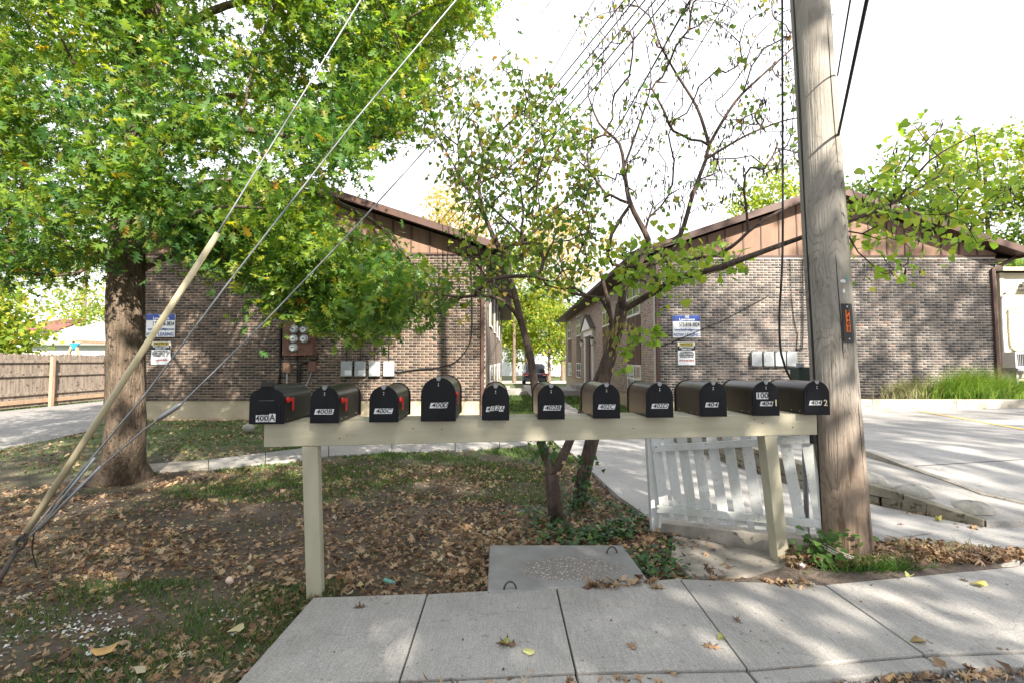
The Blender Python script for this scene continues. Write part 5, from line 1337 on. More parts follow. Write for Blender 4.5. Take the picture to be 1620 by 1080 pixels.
YA = 4.72
ra = empty('redbud_tree', G(880, 820, 0), 'slender redbud with forked trunk and thin stem rising behind mailbox 402B', 'tree')
pa_ = [([G(880,822,-.04), P(877,790,YA), P(873,762,YA), P(872,748,YA)], .075, .066),
       ([P(872,748,YA), P(866,728,YA), P(856,700,YA+.02), P(849,640,YA+.03), P(840,570,YA+.05), P(825,512,YA+.08), P(807,440,YA+.1), P(790,395,YA+.1), P(768,345,YA+.1), P(757,290,YA+.1), P(764,240,YA+.1), P(748,190,YA)], .048, .010),
       ([P(874,750,YA), P(890,722,YA), P(904,690,YA+.05), P(925,640,YA+.2), P(945,597,YA+.35), P(958,562,YA+.4), P(968,530,YA+.45), P(962,480,YA+.5), P(950,430,YA+.6)], .046, .018),
       ([P(823,508,YA+.08), P(800,478,YA-.1), P(765,468,YA-.25), P(720,470,YA-.4), P(672,462,YA-.5)], .022, .006),
       ([P(768,345,YA+.1), P(735,290,YA+.4), P(700,230,YA+.6), P(672,170,YA+.7)], .016, .005),
       ([P(762,250,YA+.1), P(800,200,YA-.2), P(850,160,YA-.3)], .014, .005),
       ([P(790,395,YA+.1), P(830,380,YA), P(880,330,YA-.1), P(925,290,YA-.1)], .018, .005),
       ([P(757,290,YA+.1), P(800,270,YA+.3), P(850,225,YA+.5)], .013, .005)]
ta = redbud_poly_targets([(640,170),(700,110),(790,95),(880,130),(945,210),(965,300),(955,400),(905,470),(880,455),(840,470),(810,430),(760,480),(690,505),(655,470),(700,420),(735,330),(690,260)], 420, 4.0, 5.7, 31)
pos, dirs, r, chains, tips = grow(pa_, ta, 6, .14, .02, rtip=.0034)
mn, tw = branch_mesh(pos, r, chains, 3, 12)
mn.build('trunk', MAT['bark_red'], ra, smooth=True); tw.build('branches', MAT['bark_red'], ra, smooth=True)['kind'] = 'stuff'
q, Rm = spray(pos, dirs, tips, chains, 9, .085, 12, up=.5, down=.9, outward=.3, back=.25)
scatter_multi('crown', variants(TH, 6, 4, .10, .14), q, Rm, np.random.default_rng(5).uniform(.032, .06, len(q)), MAT['red_leaf'], ra)
q, Rm = spray(pos, dirs, tips[::2], chains, 3, .05, 13, up=.2, down=2.5, outward=.1, back=.2)
scatter('seed_pods', TP, q, Rm, np.random.default_rng(6).uniform(.05, .08, len(q)), MAT['pod'], ra)
for (px, py, dx) in ((892,731,0),(884,748,0)):
    c = P(px, py, YA-.055); MB().prism([c+Vector((-.02,0,-.012)), c+Vector((.02,0,-.008)), c+Vector((.018,0,.014)), c+Vector((-.012,0,.012))], (0,.01,0)).build('scraped_bark', MAT['fence_tan'], ra)

YB = 4.95
rb = empty('redbud_tree', G(917, 797, 0), 'leaning redbud with dark trunk, sparse crown and long right limb behind the pole', 'tree')
pb_ = [([G(915,800,-.04), P(922,755,YB), P(938,690,YB), P(955,605,YB+.02), P(970,545,YB+.03), P(982,500,YB+.03), P(984,482,YB+.03)], .070, .060),
       ([P(984,484,YB), P(985,462,YB+.05), P(996,438,YB+.1), P(1018,405,YB+.15), P(1025,379,YB+.2), P(997,322,YB+.3), P(987,265,YB+.4), P(980,228,YB+.4), P(948,196,YB+.4), P(930,150,YB+.4)], .044, .007),
       ([P(988,490,YB), P(1010,477,YB-.1), P(1038,461,YB-.3), P(1076,441,YB-.55), P(1142,422,YB-.8), P(1189,405,YB-.95), P(1266,377,YB-.9), P(1340,352,YB-.85), P(1420,318,YB-.8), P(1500,270,YB-.8)], .034, .008),
       ([P(1020,402,YB+.15), P(1050,385,YB+.2), P(1076,372,YB+.25), P(1097,305,YB+.3), P(1117,252,YB+.35), P(1123,228,YB+.35), P(1162,163,YB+.3), P(1203,122,YB+.3), P(1251,79,YB+.3), P(1300,30,YB+.4)], .028, .006),
       ([P(1122,230,YB+.35), P(1103,171,YB+.4), P(1068,114,YB+.4), P(1040,60,YB+.4), P(1030,0,YB+.4)], .020, .005),
       ([P(1001,424,YB+.1), P(1060,412,YB-.1), P(1123,406,YB-.3), P(1160,389,YB-.4), P(1198,356,YB-.4), P(1266,321,YB-.3), P(1340,325,YB-.2), P(1400,345,YB-.2), P(1450,370,YB-.3)], .020, .006),
       ([P(987,265,YB+.4), P(1010,200,YB+.2), P(1030,130,YB), P(1020,60,YB-.1)], .014, .004),
       ([P(1117,252,YB+.35), P(1180,215,YB+.2), P(1245,190,YB+.1), P(1290,185,YB+.1)], .016, .004),
       ([P(1420,318,YB-.8), P(1470,255,YB-1.0), P(1540,215,YB-1.1)], .012, .004)]
t_bare = redbud_poly_targets([(900,30),(1000,-60),(1130,-40),(1245,-30),(1330,20),(1290,120),(1280,260),(1150,330),(1060,330),(960,330),(900,250),(930,150)], 380, 4.3, 6.1, 32)
t_right = redbud_poly_targets([(1335,290),(1400,240),(1430,190),(1500,185),(1590,200),(1625,230),(1600,370),(1540,390),(1460,380),(1440,430),(1400,445),(1345,400)], 80, 3.6, 4.5, 33)
t_mid = redbud_poly_targets([(930,400),(1000,385),(1060,380),(1130,365),(1205,400),(1190,430),(1100,440),(1055,470),(1010,450),(960,440)], 55, 3.9, 4.7, 34)
NB, NR = len(t_bare), len(t_right)
allt = np.concatenate([t_bare, t_right, t_mid])
pos, dirs, r, chains, tips = grow(pb_, allt, 7, .14, .014, rtip=.0034)
mn, tw = branch_mesh(pos, r, chains, 4, 12)
mn.build('trunk', MAT['bark_red'], rb, smooth=True); tw.build('branches', MAT['bark_red'], rb, smooth=True)['kind'] = 'stuff'
order = np.argsort(np.linalg.norm(allt-np.array(pb_[0][0][0]), axis=1)); kind = np.concatenate([np.zeros(NB), np.ones(NR), np.full(len(t_mid), 2)])[order]
q, Rm = spray(pos, dirs, tips[kind == 0][::2], chains, 3, .06, 14, up=.4, down=.9, outward=.3, back=.25)
scatter_multi('crown', variants(TH, 6, 4, .10, .14), q, Rm, np.random.default_rng(7).uniform(.03, .06, len(q)), MAT['red_leaf'], rb)
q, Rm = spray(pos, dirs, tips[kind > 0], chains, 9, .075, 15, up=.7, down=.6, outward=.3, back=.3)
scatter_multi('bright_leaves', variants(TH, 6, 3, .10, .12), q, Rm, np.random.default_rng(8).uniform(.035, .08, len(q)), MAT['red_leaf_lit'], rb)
q, Rm = spray(pos, dirs, np.concatenate([tips[kind == 0], tips[kind == 1][::3]]), chains, 5, .05, 16, up=.2, down=2.5, outward=.1, back=.2)
scatter('seed_pods', TP, q, Rm, np.random.default_rng(9).uniform(.05, .095, len(q)), MAT['pod'], rb)
# tuft of withered leaves caught on the trunk, and a fresh shoot
g = np.random.default_rng(17); n = 80; t = g.uniform(0, 1, n)
c = np.array([tuple(P(985-28*u*0+g.normal(0,16)-14*u, 505+95*u*g.uniform(.1,1)+g.normal(0,7), YB-.12)) for u in t])
scatter('withered_leaves', TS, c, frames(g.normal(0, .3, (n,3))+np.array([0,0,-1]), g.normal(0,1,(n,3))), g.uniform(.05,.09,n), MAT['dry_leaf'], rb, sx=np.full(n,.6))
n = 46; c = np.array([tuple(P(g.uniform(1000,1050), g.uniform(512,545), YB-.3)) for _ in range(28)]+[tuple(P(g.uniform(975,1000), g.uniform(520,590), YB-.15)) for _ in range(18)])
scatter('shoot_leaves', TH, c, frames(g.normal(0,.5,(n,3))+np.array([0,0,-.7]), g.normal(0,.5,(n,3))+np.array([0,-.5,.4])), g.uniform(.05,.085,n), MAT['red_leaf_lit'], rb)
MB().tube(cat_rom([P(986,520,YB), P(1005,520,YB-.15), P(1030,526,YB-.3), P(1048,530,YB-.3)], .05), .004, 5).build('shoot', MAT['bark_red'], rb)

# ---- generic trees: background, and the street trees that shade the scene
def simple_tree(name, label, base, h, crown_c, crown_r, ntar, nper, lsize, lmat, tr_r, seed, group=None, spread=.4, hollow=.35, bark='bark_far', lean=(0,0), cat='tree', step=.6):
    g = np.random.default_rng(seed); b = Vector(base); cc = b+Vector(crown_c)
    root = empty(name, b, label, cat, group)
    u = g.normal(0, 1, (ntar, 3)); u /= np.linalg.norm(u, axis=1, keepdims=True); rad = g.uniform(hollow, 1, (ntar, 1))**.6
    t = np.array(cc)+u*rad*np.array(crown_r)*(1+.18*np.sin(u[:, :1]*5+seed))
    trunk = [b+Vector((0,0,-.1)), b+Vector((lean[0]*.2, lean[1]*.2, h*.3)), b+Vector((lean[0]*.6, lean[1]*.6, h*.6)), cc+Vector((0,0,crown_r[2]*.35))]
    pos, dirs, r, chains, tips = grow([(trunk, tr_r, tr_r*.35)], t, seed, step, .05, rtip=.008)
    mn, tw = branch_mesh(pos, r, chains, 1, 10); mn.build('trunk', MAT[bark], root, smooth=True); tw.build('branches', MAT[bark], root, smooth=True)['kind'] = 'stuff'
    q, Rm = spray(pos, dirs, tips, chains, nper, spread, seed+1, up=.6, down=.3, back=spread)
    scatter('crown', TS, q, Rm, g.uniform(lsize*.7, lsize*1.3, len(q)), MAT[lmat], root)
    return root
# ---- background trees between and behind the buildings
bt = 'trees far behind between the buildings'
far = [((-3.2,44),9.5,(0,0,6.2),(3.2,3,3.6),'far_leaf','bright yellow green tree between the buildings, leftmost with a tan trunk',.20),
       ((-1.2,50),10,(0,0,6.4),(3.2,3,3.8),'far_leaf','yellow green tree right of the leftmost one between the buildings',.20),
       ((1.6,58),12,(0,0,6.6),(4.2,3.5,4.8),'far_leaf','tall glowing yellow tree behind the parked dark car',.22),
       ((0.2,47),14,(0,0,9.0),(3.4,3,4.8),'far_leaf','taller bright green tree filling the gap between the buildings',.2),
       ((3.6,49),9,(0,0,5.4),(3.0,3,3.6),'far_leaf','yellow green tree just left of the far corner of the right building',.18),
       ((6.0,60),13,(0,0,7.5),(5,4,5.5),'far_green','green tree rising behind the far corner of the right building',.25),
       ((-5.2,42),16,(0,0,12.0),(3.8,3,4.2),'far_pale','pale autumn tree behind the left building roof',.25),
       ((5.2,52),18,(0,0,13.5),(4.6,3.5,5.0),'far_pale','tall pale tan tree behind the right building, left of the pole',.25)]
for k, (b, h, cc, cr_, m, lb, tr_) in enumerate(far):
    simple_tree('background_tree', lb, (b[0], b[1], float(gz(b[0], b[1]))), h, cc, cr_, 85, 55 if m != 'far_pale' else 52, .30, m, tr_, 40+k, bt, .55)
br_ = 'trees behind the right building'
far = [((17.5,32),14,(0,0,10.0),(4.2,4,4.2),'far_leaf','light green tree behind the right building roof near the pole',.25),
       ((28.6,30),16,(0,0,12.2),(3.0,3.2,4.0),'far_leaf','tall feathery yellow green tree above the right roof eave',.22),
       ((30.5,27),12,(0,0,8.0),(3.6,3.6,4.4),'far_green','dark green tree at the right edge above the cream house',.25),
       ((23.4,31),14,(0,0,9.8),(4.2,4,4.2),'far_green','green tree above the roof just right of the pole',.25),
       ((19.0,20.5),6.5,(0,0,3.2),(2.2,2.4,3.0),'far_green','bush like green tree between right building and cream house',.12)]
for k, (b, h, cc, cr_, m, lb, tr_) in enumerate(far):
    simple_tree('background_tree', lb, (b[0], b[1], float(gz(b[0], b[1]))), h, cc, cr_, 90, 56, .26, m, tr_, 60+k, br_, .5)
bl_ = 'trees behind the board fence'
far = [((-20.6,19.5),4.6,(0,0,2.7),(1.5,1.6,2.0),'far_leaf','sunlit light green tree behind the board fence at left edge',.12),
       ((-27,36),9,(0,0,5.6),(5.0,3.5,3.6),'far_leaf','yellow green tree beyond the white house roof',.22),
       ((-21,42),9,(0,0,6.0),(4.6,3.5,3.4),'far_pale','orange tan autumn tree behind the white house',.22),
       ((-34,40),13,(0,0,8.4),(6,4,5.5),'far_leaf','tall yellow green tree far behind at the left edge',.25),
       ((-15,40),12,(0,0,8.0),(4.5,4,4.5),'far_leaf','yellow green tree showing between oak crown and left building',.22)]
for k, (b, h, cc, cr_, m, lb, tr_) in enumerate(far):
    simple_tree('background_tree', lb, (b[0], b[1], float(gz(b[0], b[1]))), h, cc, cr_, 80, 48, .24, m, tr_, 80+k, bl_, .5)
# ---- street trees across the road behind the viewer: they throw the dappled shade
def street_tree(k, x, y, h, cz, cr_, nt_, np_):
    simple_tree('street_tree', ['big leafy street tree across the road behind the viewer', 'tall street tree across the road, far right behind the viewer', 'street tree across the road, left behind the viewer', 'spreading street tree across the road, rightmost behind the viewer', 'street tree across the road near the lane, leftmost behind the viewer', 'second row street tree across the road behind the viewer'][k], (x, y, -.02), h, (0,0,cz), cr_, nt_, np_, .26, 'shade_leaf', .28, 100+k, 'street trees across the road', .5, .15, step=.8)
STREET = [(4.4,-7.6,12,7.8,(5.0,3.4,4.0),140,64), (12.2,-8.2,23,14.4,(4.6,3.4,8.6),112,62), (-4.0,-8.0,12,7.6,(4.6,3.2,4.0),100,64), (20.2,-7.8,23,15.0,(4.6,3.4,8.4),96,60), (-11.5,-8.4,12,7.2,(3.6,3.0,3.6),36,56), (16.2,-12.5,26,19.0,(4.6,3.4,6.0),40,60)]
for k, a in enumerate(STREET): street_tree(k, *a)

# ---- white house, swing set behind the board fence
wh = empty('white_house', (-23, 27, -.2), 'small white house with pale grey roof behind the board fence', 'house')
a = P(48, 560, 26); b = P(172, 560, 26)
MB().box(a.x, b.x+3, 26, 32, -.3, P(0,545,26).z).build('wall', MAT['house_white'], wh)
ze = P(0,546,26).z; zr = P(0,512,29).z
MB().prism([(a.x-.3, 25.6, ze), (b.x+3.3, 25.6, ze), (b.x+3.3, 29, zr), (a.x+1.2, 29, zr)], (0,0,.12)).build('roof', MAT['roof_grey'], wh)
MB().prism([(a.x-.3, 32.4, ze), (a.x+1.2, 29.02, zr), (b.x+3.3, 29.02, zr), (b.x+3.3, 32.4, ze)], (0,0,.12)).build('roof', MAT['roof_grey'], wh)
rh = empty('far_house', (-27, 34, -.2), 'distant house with a dull red roof left of the white house', 'house')
a = P(30, 530, 34); b = P(92, 530, 34); MB().box(a.x, b.x, 34, 39, -.4, P(0,523,34).z).build('wall', MAT['house_white'], rh); MB().prism([(a.x-.4,33.6,P(0,524,34).z),(b.x+.4,33.6,P(0,524,34).z),(b.x-.2,36.5,P(0,508,36.5).z),(a.x+.4,36.5,P(0,508,36.5).z)], (0,0,.12)).build('roof', MAT['roof_red'], rh)
sw = empty('swing_set', (P(115,560,21).x, 21, 0), 'wooden swing frame with blue bracket above the board fence', 'swing set')
tp = P(116, 543, 21)
MB().bar((tp.x-.85,21,0), (tp.x,21,tp.z), .09, .09).build('leg', MAT['fence_tan'], sw); MB().bar((tp.x+.75,21,0), (tp.x+.1,21,tp.z), .09, .09).build('leg', MAT['fence_tan'], sw)
MB().prism([(tp.x+.02,20.94,tp.z-.28),(tp.x+.35,20.94,tp.z+.02),(tp.x-.1,20.94,tp.z+.02)], (0,.04,0)).build('bracket', MAT['blue_paint'], sw); MB().bar((tp.x-.15,21,tp.z+.05), (tp.x+.35,21,tp.z+.05), .1, .06).build('beam', MAT['fence_tan'], sw)
MB().bar((tp.x+.05,20.95,tp.z+.08), (tp.x+.05,24,tp.z+.08), .1, .1).build('ridge_beam', MAT['fence_tan'], sw); MB().bar((tp.x-.85,24,0), (tp.x,24,tp.z), .09, .09).build('leg', MAT['fence_tan'], sw); MB().bar((tp.x+.75,24,0), (tp.x+.1,24,tp.z), .09, .09).build('leg', MAT['fence_tan'], sw)

# ---- parked cars far between the buildings
def car(name, label, loc, rz, mat, suv=True, s=1.0):
    r = empty(name, loc, label, 'car'); r.rotation_euler = (0, 0, rz); r.scale = (s, s, s)
    W, Lc = .95, 4.7
    Hh = 1.74 if suv else 1.45; hb = 1.02 if suv else .86
    def loft(secs):
        v = []; n = len(secs[0]); f = [tuple(range(n))[::-1], tuple(range((len(secs)-1)*n, len(secs)*n))]
        for s_ in secs: v += s_
        for k in range(len(secs)-1):
            for i in range(n): f.append((k*n+i, k*n+(i+1) % n, (k+1)*n+(i+1) % n, (k+1)*n+i))
        return MB().add(v, f)
    def sec(y, w, z0, z1, c=.1): return [(-w+c,y,z0),(w-c,y,z0),(w,y,z0+c),(w,y,z1-c),(w-c*1.3,y,z1),(-w+c*1.3,y,z1),(-w,y,z1-c),(-w,y,z0+c)]
    o = loft([sec(0,.88,.42,.92), sec(.12,W,.34,hb), sec(1.0,W+.01,.30,hb+.02), sec(3.3,W,.30,hb), sec(4.4,W-.05,.32,hb-.12), sec(Lc,W-.16,.40,.72)]).build('body', mat, r, local=True); smooth_angle(o, 35)
    yb = .18 if suv else 1.0
    o = loft([sec(yb,.78,hb-.03,hb+.02,.02), sec(yb+.35,.70,hb-.03,Hh,.08), sec(2.2,.72,hb-.03,Hh,.08), sec(3.3,.74,hb-.03,hb+.03,.02)]).build('cabin', mat, r, local=True); smooth_angle(o, 35)
    d0 = .02
    MB().add([(-.62,yb-.01+.03,hb+.06),(.62,yb-.01+.03,hb+.06),(.58,yb+.29,Hh-.12),(-.58,yb+.29,Hh-.12)], [(0,1,2,3)]).build('rear_window', MAT['glass_dark'], r, local=True)
    for sx in (-1, 1):
        MB().add([(sx*.785,yb+.35,hb+.06),(sx*.785,2.9,hb+.06),(sx*.735,2.3,Hh-.12),(sx*.735,yb+.45,Hh-.12)], [(0,1,2,3)]).build('side_window', MAT['glass_dark'], r, local=True)
        tl = MB().box(sx*.90-.06 if sx > 0 else -.96, .96 if sx > 0 else -.84, -.012, .2, .80, .99).box(.52 if sx > 0 else -.84, .84 if sx > 0 else -.52, -.012, .05, .84, .97).build('tail_light', MAT['tail_red'], r, local=True)
        MB().box(.62 if sx > 0 else -.82, .82 if sx > 0 else -.62, -.016, -.0125, .83, .875).build('reverse_lamp', MAT['plate_white'], tl, local=True)
        for y in (.95, 3.75):
            wl = MB().tube([(sx*.74,y,.35),(sx*.97,y,.35)], .35, 20).build('wheel', MAT['tyre'], r, local=True); MB().disc((sx*.972,y,.35), (sx,0,0), .22, .012, 14).build('rim', MAT['rim'], wl, local=True)
    MB().box(-.88,.88,-.06,.1,.40,.62).build('bumper', mat, r, local=True, bevel=.03); MB().box(-.42,.42,-.022,-.003,.93,.985).build('chrome_trim', MAT['rim'], r, local=True)
    MB().box(-.16,.16,-.02,-.004,.74,.88).build('number_plate', MAT['plate_white'], r, local=True); MB().box(-.78,.78,-.066,-.0605,.47,.50).build('bumper_strip', MAT['rim'], r, local=True)
    return r
cz = float(gz(1.9, 41)); c = P(847, 610, 40)
car('parked_car', 'dark blue sport utility car with red tail lights parked between the buildings', (c.x, 40, c.z), 0, MAT['car_dark'])
c = P(797, 603, 46); car('parked_car', 'grey car half hidden beside the left building far back', (c.x-1.2, 46, c.z-.15), R_(78), MAT['car_grey'], False)
fr = MB().box(-60, 60, 43, 52, -.75, -.56).build('back_street', M('pale_road', (0.42,0.41,0.39), (0.36,0.35,0.33), 2, .9)); tag(fr, 'pale sunlit street far behind the buildings', 'street', kind='structure')
far_house = empty('far_house', (0, 70, -.6), 'pale far house glimpsed behind the yellow trees', 'house'); MB().box(-9, 7, 70, 76, -.8, 3.6).build('wall', MAT['house_white'], far_house); MB().prism([(-9.5,69.5,3.6),(7.5,69.5,3.6),(7.5,73,5.4),(-9.5,73,5.4)], (0,0,.15)).build('roof', MAT['roof_grey'], far_house)

# ================================================================== GROUND COVER
NOLEAF = [SIDEPOLY, PATHPOLY, WALKPOLY, DRIVEPOLY, APRON, LIDPOLY, LANEPOLY]
def keep(x, y, polys=NOLEAF):
    m = np.ones(len(x), bool)
    for p in polys: m &= ~in_poly(x, y, p)
    return m
def nz(x, y, s, ph=0): return np.sin(x*s+ph+1.7*np.sin(y*s*.7+ph))*np.sin(y*s*1.1-ph+1.3*np.sin(x*s*.6))
g = np.random.default_rng(77)
def litter(n, x0, x1, y0, y1, thr, size, seed, bias=0):
    g = np.random.default_rng(seed); x = g.uniform(x0, x1, n); y = g.uniform(y0, y1, n)
    d = .5+.5*nz(x, y, 1.9, seed)+.25*nz(x, y, 4.3, 2)
    m = keep(x, y)&(d+g.uniform(-.25,.25,n) > thr)&(y < 12.6)&(np.hypot(x+4.65, y-6.0) > .42)
    x, y = x[m], y[m]; z = gz(x, y)+g.uniform(.006, .026, len(x))
    return np.stack([x, y, z], 1), g.uniform(size[0], size[1], len(x))
p1, s1 = litter(8500, -4.4, 1.5, 2.05, 4.6, .32, (.03,.078), 1)
p2, s2 = litter(8000, -6.5, 1.3, 4.6, 7.2, .38, (.03,.078), 2)
p3, s3 = litter(5200, -9.5, 1.2, 7.2, 12.6, .42, (.04,.09), 3)
p4, s4 = litter(1200, -.5, 1.6, 3.4, 5.0, .05, (.035,.085), 4)
pp = np.concatenate([p1, p2, p3, p4]); ss = np.concatenate([s1, s2, s3, s4])
o = scatter_multi('fallen_leaves', variants(TO, 10, 5, .22, .30)+variants(TS, 3, 6, .2, .3), pp, flat_frames(len(pp), g, .7), ss, MAT['litter']); tag(o, 'brown and tan oak leaves littering the yard soil', 'fallen leaves')
# narrower curled leaves and crumbs
n = 16000; x = g.uniform(-5, 1.5, n); y = g.uniform(2.05, 7.5, n); m = keep(x, y); x, y = x[m], y[m]
o = scatter('leaf_crumbs', TS, np.stack([x, y, gz(x, y)+g.uniform(.002,.014,len(x))], 1), flat_frames(len(x), g, .5), g.uniform(.012,.045,len(x)), MAT['litter']); tag(o, 'small broken leaf crumbs between the fallen leaves', 'leaf crumbs')
# leaves gathered round the pole foot and along the kerbs
n = 2300; x = np.concatenate([g.normal(2.95, .42, 1100), g.uniform(1.9, 3.9, 1200)]); y = np.concatenate([g.normal(3.84, .10, 1100), np.interp(g.uniform(1.9, 3.9, 1200)*0+x[1100:], [1.9, 2.35, 3.9], [3.62, 3.6, 3.80])+np.abs(g.normal(0, .07, 1200))]); m = in_poly(x, y, [(1.9,3.56),(2.4,3.52),(3.1,3.62),(4.1,3.80),(3.3,4.05),(2.9,4.2),(2.2,4.1)]); x, y = x[m], y[m]
n2 = 260; xa = g.uniform(.1, 1.95, n2); ya_ = np.interp(xa, [p.x for p in fp[:5]], [p.y for p in fp[:5]])-np.abs(g.normal(0, .03, n2)); mm = nz(xa, ya_, 5, 1) > .1
n3 = 240; xb_ = g.uniform(.2, 3.2, n3); yb_ = np.interp(xb_, [p.x for p in npn[:6]], [p.y for p in npn[:6]])-.10-np.abs(g.normal(0, .03, n3)); m3 = nz(xb_, yb_, 3.2, 4) > .1
n4 = 120; t = g.uniform(0, 1, n4); xk = np.interp(t, [0,1], [4.05,3.0])+g.normal(-.06,.05,n4); yk = np.interp(t, [0,1], [4.45,7.6])-g.uniform(0,.08,n4)
P_ = np.concatenate([np.stack([x, y, np.full(len(x), .085)+g.uniform(0,.03,len(x))-.05*np.clip(np.abs(x-2.7)-.3,0,.8)], 1), np.stack([xa[mm], ya_[mm], np.full(mm.sum(), ZS+.012)], 1), np.stack([xb_[m3], yb_[m3], np.full(m3.sum(), .03)], 1), np.stack([xk, yk, np.full(n4, .06)], 1)])
o = scatter_multi('drifted_leaves', variants(TO, 8, 7, .22, .35)+variants(TS, 3, 8, .2, .3), P_, flat_frames(len(P_), g, .5), g.uniform(.03,.085,len(P_)), MAT['litter']); tag(o, 'brown leaves drifted around the pole foot and along the kerbs', 'fallen leaves')
# crumbs on the sidewalk edge and the road edge
n = 1500; t = g.uniform(-.5, 4.5, n); yb_ = np.interp(t, [p.x for p in npn[:6]], [p.y for p in npn[:6]])-.08-np.abs(g.normal(0, .05, n))
o = scatter('road_grit', TS, np.stack([t, yb_, np.full(n, .018)], 1), flat_frames(n, g, .6), g.uniform(.008,.026,n), leaf_mat('grit', [(0,(.06,.055,.05)),(.6,(.16,.15,.14)),(1,(.42,.41,.39))], 0, .9)); tag(o, 'loose grit along the asphalt edge', 'grit')
# white pebbles on the soil at lower left
n = 700; x = g.normal(-2.35, .42, n); y = g.normal(2.75, .22, n); m = keep(x, y)&(nz(x, y, 5, 2) > -.2); x, y = x[m], y[m]
o = scatter('pale_gravel', T_ivy(), np.stack([x, y, gz(x, y)+.012], 1), flat_frames(len(x), g, .6), g.uniform(.01,.026,len(x)), leaf_mat('pale_chip', [(0,(.30,.29,.28)),(1,(.60,.59,.58))], 0, .9)); tag(o, 'pale gravel chips in the soil left of the sidewalk', 'gravel')

n = 260; x = g.uniform(-4.5, 1.3, n); y = g.uniform(2.2, 7.5, n); m = keep(x, y); mb = MB()
for xx, yy in zip(x[m], y[m]):
    a = random.uniform(0, 6.28); l_ = random.uniform(.04, .20); z = float(gz(xx, yy))+.012; p = Vector((xx, yy, z)); d = Vector((math.cos(a), math.sin(a), random.uniform(-.02,.08)))
    mb.tube([p, p+d*l_*.5+Vector((random.gauss(0,.006), random.gauss(0,.006), .004)), p+d*l_], [.0022,.002,.001], 4, False)
o = mb.build('fallen_twigs', MAT['bark_red']); tag(o, 'thin dead twigs lying among the leaves', 'twigs', kind='stuff')
# ---- grass: patches of short blades
def blades(name, n, x0, x1, y0, y1, thr, hgt, seed, label, mat='grass', sc=2.3, extra=None):
    g = np.random.default_rng(seed); x = g.uniform(x0, x1, n); y = g.uniform(y0, y1, n)
    d = .5+.5*nz(x, y, sc, seed)+.3*nz(x, y, sc*2.7, seed+1); m = keep(x, y)&(d+g.uniform(-.3,.3,n) > thr)
    if extra is not None: m &= extra(x, y)
    x, y = x[m], y[m]; k = len(x); ax = np.stack([g.normal(0,.45,k), g.normal(0,.45,k), np.ones(k)], 1)
    hh = g.uniform(hgt[0], hgt[1], k)
    o = scatter(name, TB, np.stack([x, y, gz(x, y)-.004], 1), frames(ax, g.normal(0,1,(k,3))), hh, MAT[mat], sx=.0055/hh*np.clip(y/3.5,1,4))
    return tag(o, label, 'grass')
blades('grass', 26000, -5, -1.1, 2.05, 3.5, .52, (.025,.07), 5, 'short green grass patches among leaves at lower left')
blades('grass', 34000, -4, 1.0, 5.4, 9.6, .40, (.03,.07), 6, 'thin green grass in the yard around the path')
blades('grass', 9000, -9.5, -4, 6.6, 12.7, .35, (.03,.07), 7, 'thin grass in front of the left building near the lane')
blades('grass', 26000, x4r+.1, 3.7, 9.7, 24, .12, (.05,.10), 8, 'mown lawn strip between the two brick buildings')
blades('grass', 4000, -4, .9, 3.4, 5.4, .62, (.025,.06), 9, 'sparse grass tufts in the leaves behind the beam')
blades('grass', 3500, -15.9, -14.6, 12, 21, .2, (.05,.12), 10, 'grass strip under the board fence')
# ---- ivy round the redbud feet
n = 2600; x = np.concatenate([g.normal(.72, .30, 1500), g.normal(.95, .22, 1100)]); y = np.concatenate([g.normal(4.65, .42, 1500), g.normal(4.15, .35, 1100)])
m = keep(x, y)&(x < 1.35)&(y > 3.42)&(nz(x, y, 4.2, 3)+g.uniform(-.5,.5,n) > -.25); x, y = x[m], y[m]; k = len(x)
o = scatter('ivy', TI, np.stack([x, y, gz(x, y)+g.uniform(.015,.07,k)], 1), flat_frames(k, g, .5), g.uniform(.03,.065,k), MAT['ivy']); tag(o, 'dark green ivy ground cover around the redbud trunks', 'ivy')
n = 120; c = []
for _ in range(n):
    t = g.uniform(0, 1); s_ = g.integers(0, 2)
    c.append(tuple(P(917+g.normal(0,9)+12*t, 795-75*t, YB-.11)) if s_ else tuple(P(860+g.normal(0,9), 700+g.normal(0,14), YA-.06)))
o = scatter('climbing_ivy', TI, np.array(c), frames(g.normal(0,.6,(n,3))+np.array([0,0,-.4]), g.normal(0,.4,(n,3))+np.array([0,-1,.2])), g.uniform(.03,.06,n), MAT['ivy']); tag(o, 'ivy leaves climbing the redbud stems', 'ivy')
# ---- weeds at the pole foot
wd = empty('weed_plant', (2.22, 3.64, .05), 'bright green broad leaved weed between the right post and the pole', 'weed')
n = 95; c = np.stack([g.normal(2.25,.11,n), g.normal(3.66,.05,n), g.uniform(.06,.30,n)], 1)
scatter('weed_leaves', TH, c, frames(np.stack([g.normal(0,.7,n), g.normal(-.3,.5,n), g.normal(-.1,.3,n)],1), np.stack([g.normal(0,.3,n), g.normal(-.5,.3,n), np.ones(n)],1)), g.uniform(.03,.07,n), MAT['weed'], wd)
mb = MB()
for k in range(14):
    a = Vector((2.25+random.gauss(0,.05), 3.67, .03)); mb.tube([a, a+Vector((random.gauss(0,.06), random.gauss(-.02,.03), random.uniform(.1,.24)))], [.004,.002], 5)
mb.build('stems', MAT['weed'], wd)
n = 900; x = np.concatenate([g.normal(2.45,.17,600), g.normal(2.95,.12,200), g.normal(3.3,.2,100)]); y = np.concatenate([g.normal(3.60,.035,600), g.normal(3.86,.06,200), g.normal(3.86,.05,100)])
ax = np.stack([g.normal(0,.7,n), g.normal(-.3,.6,n), np.ones(n)],1); hh = g.uniform(.05,.14,n)
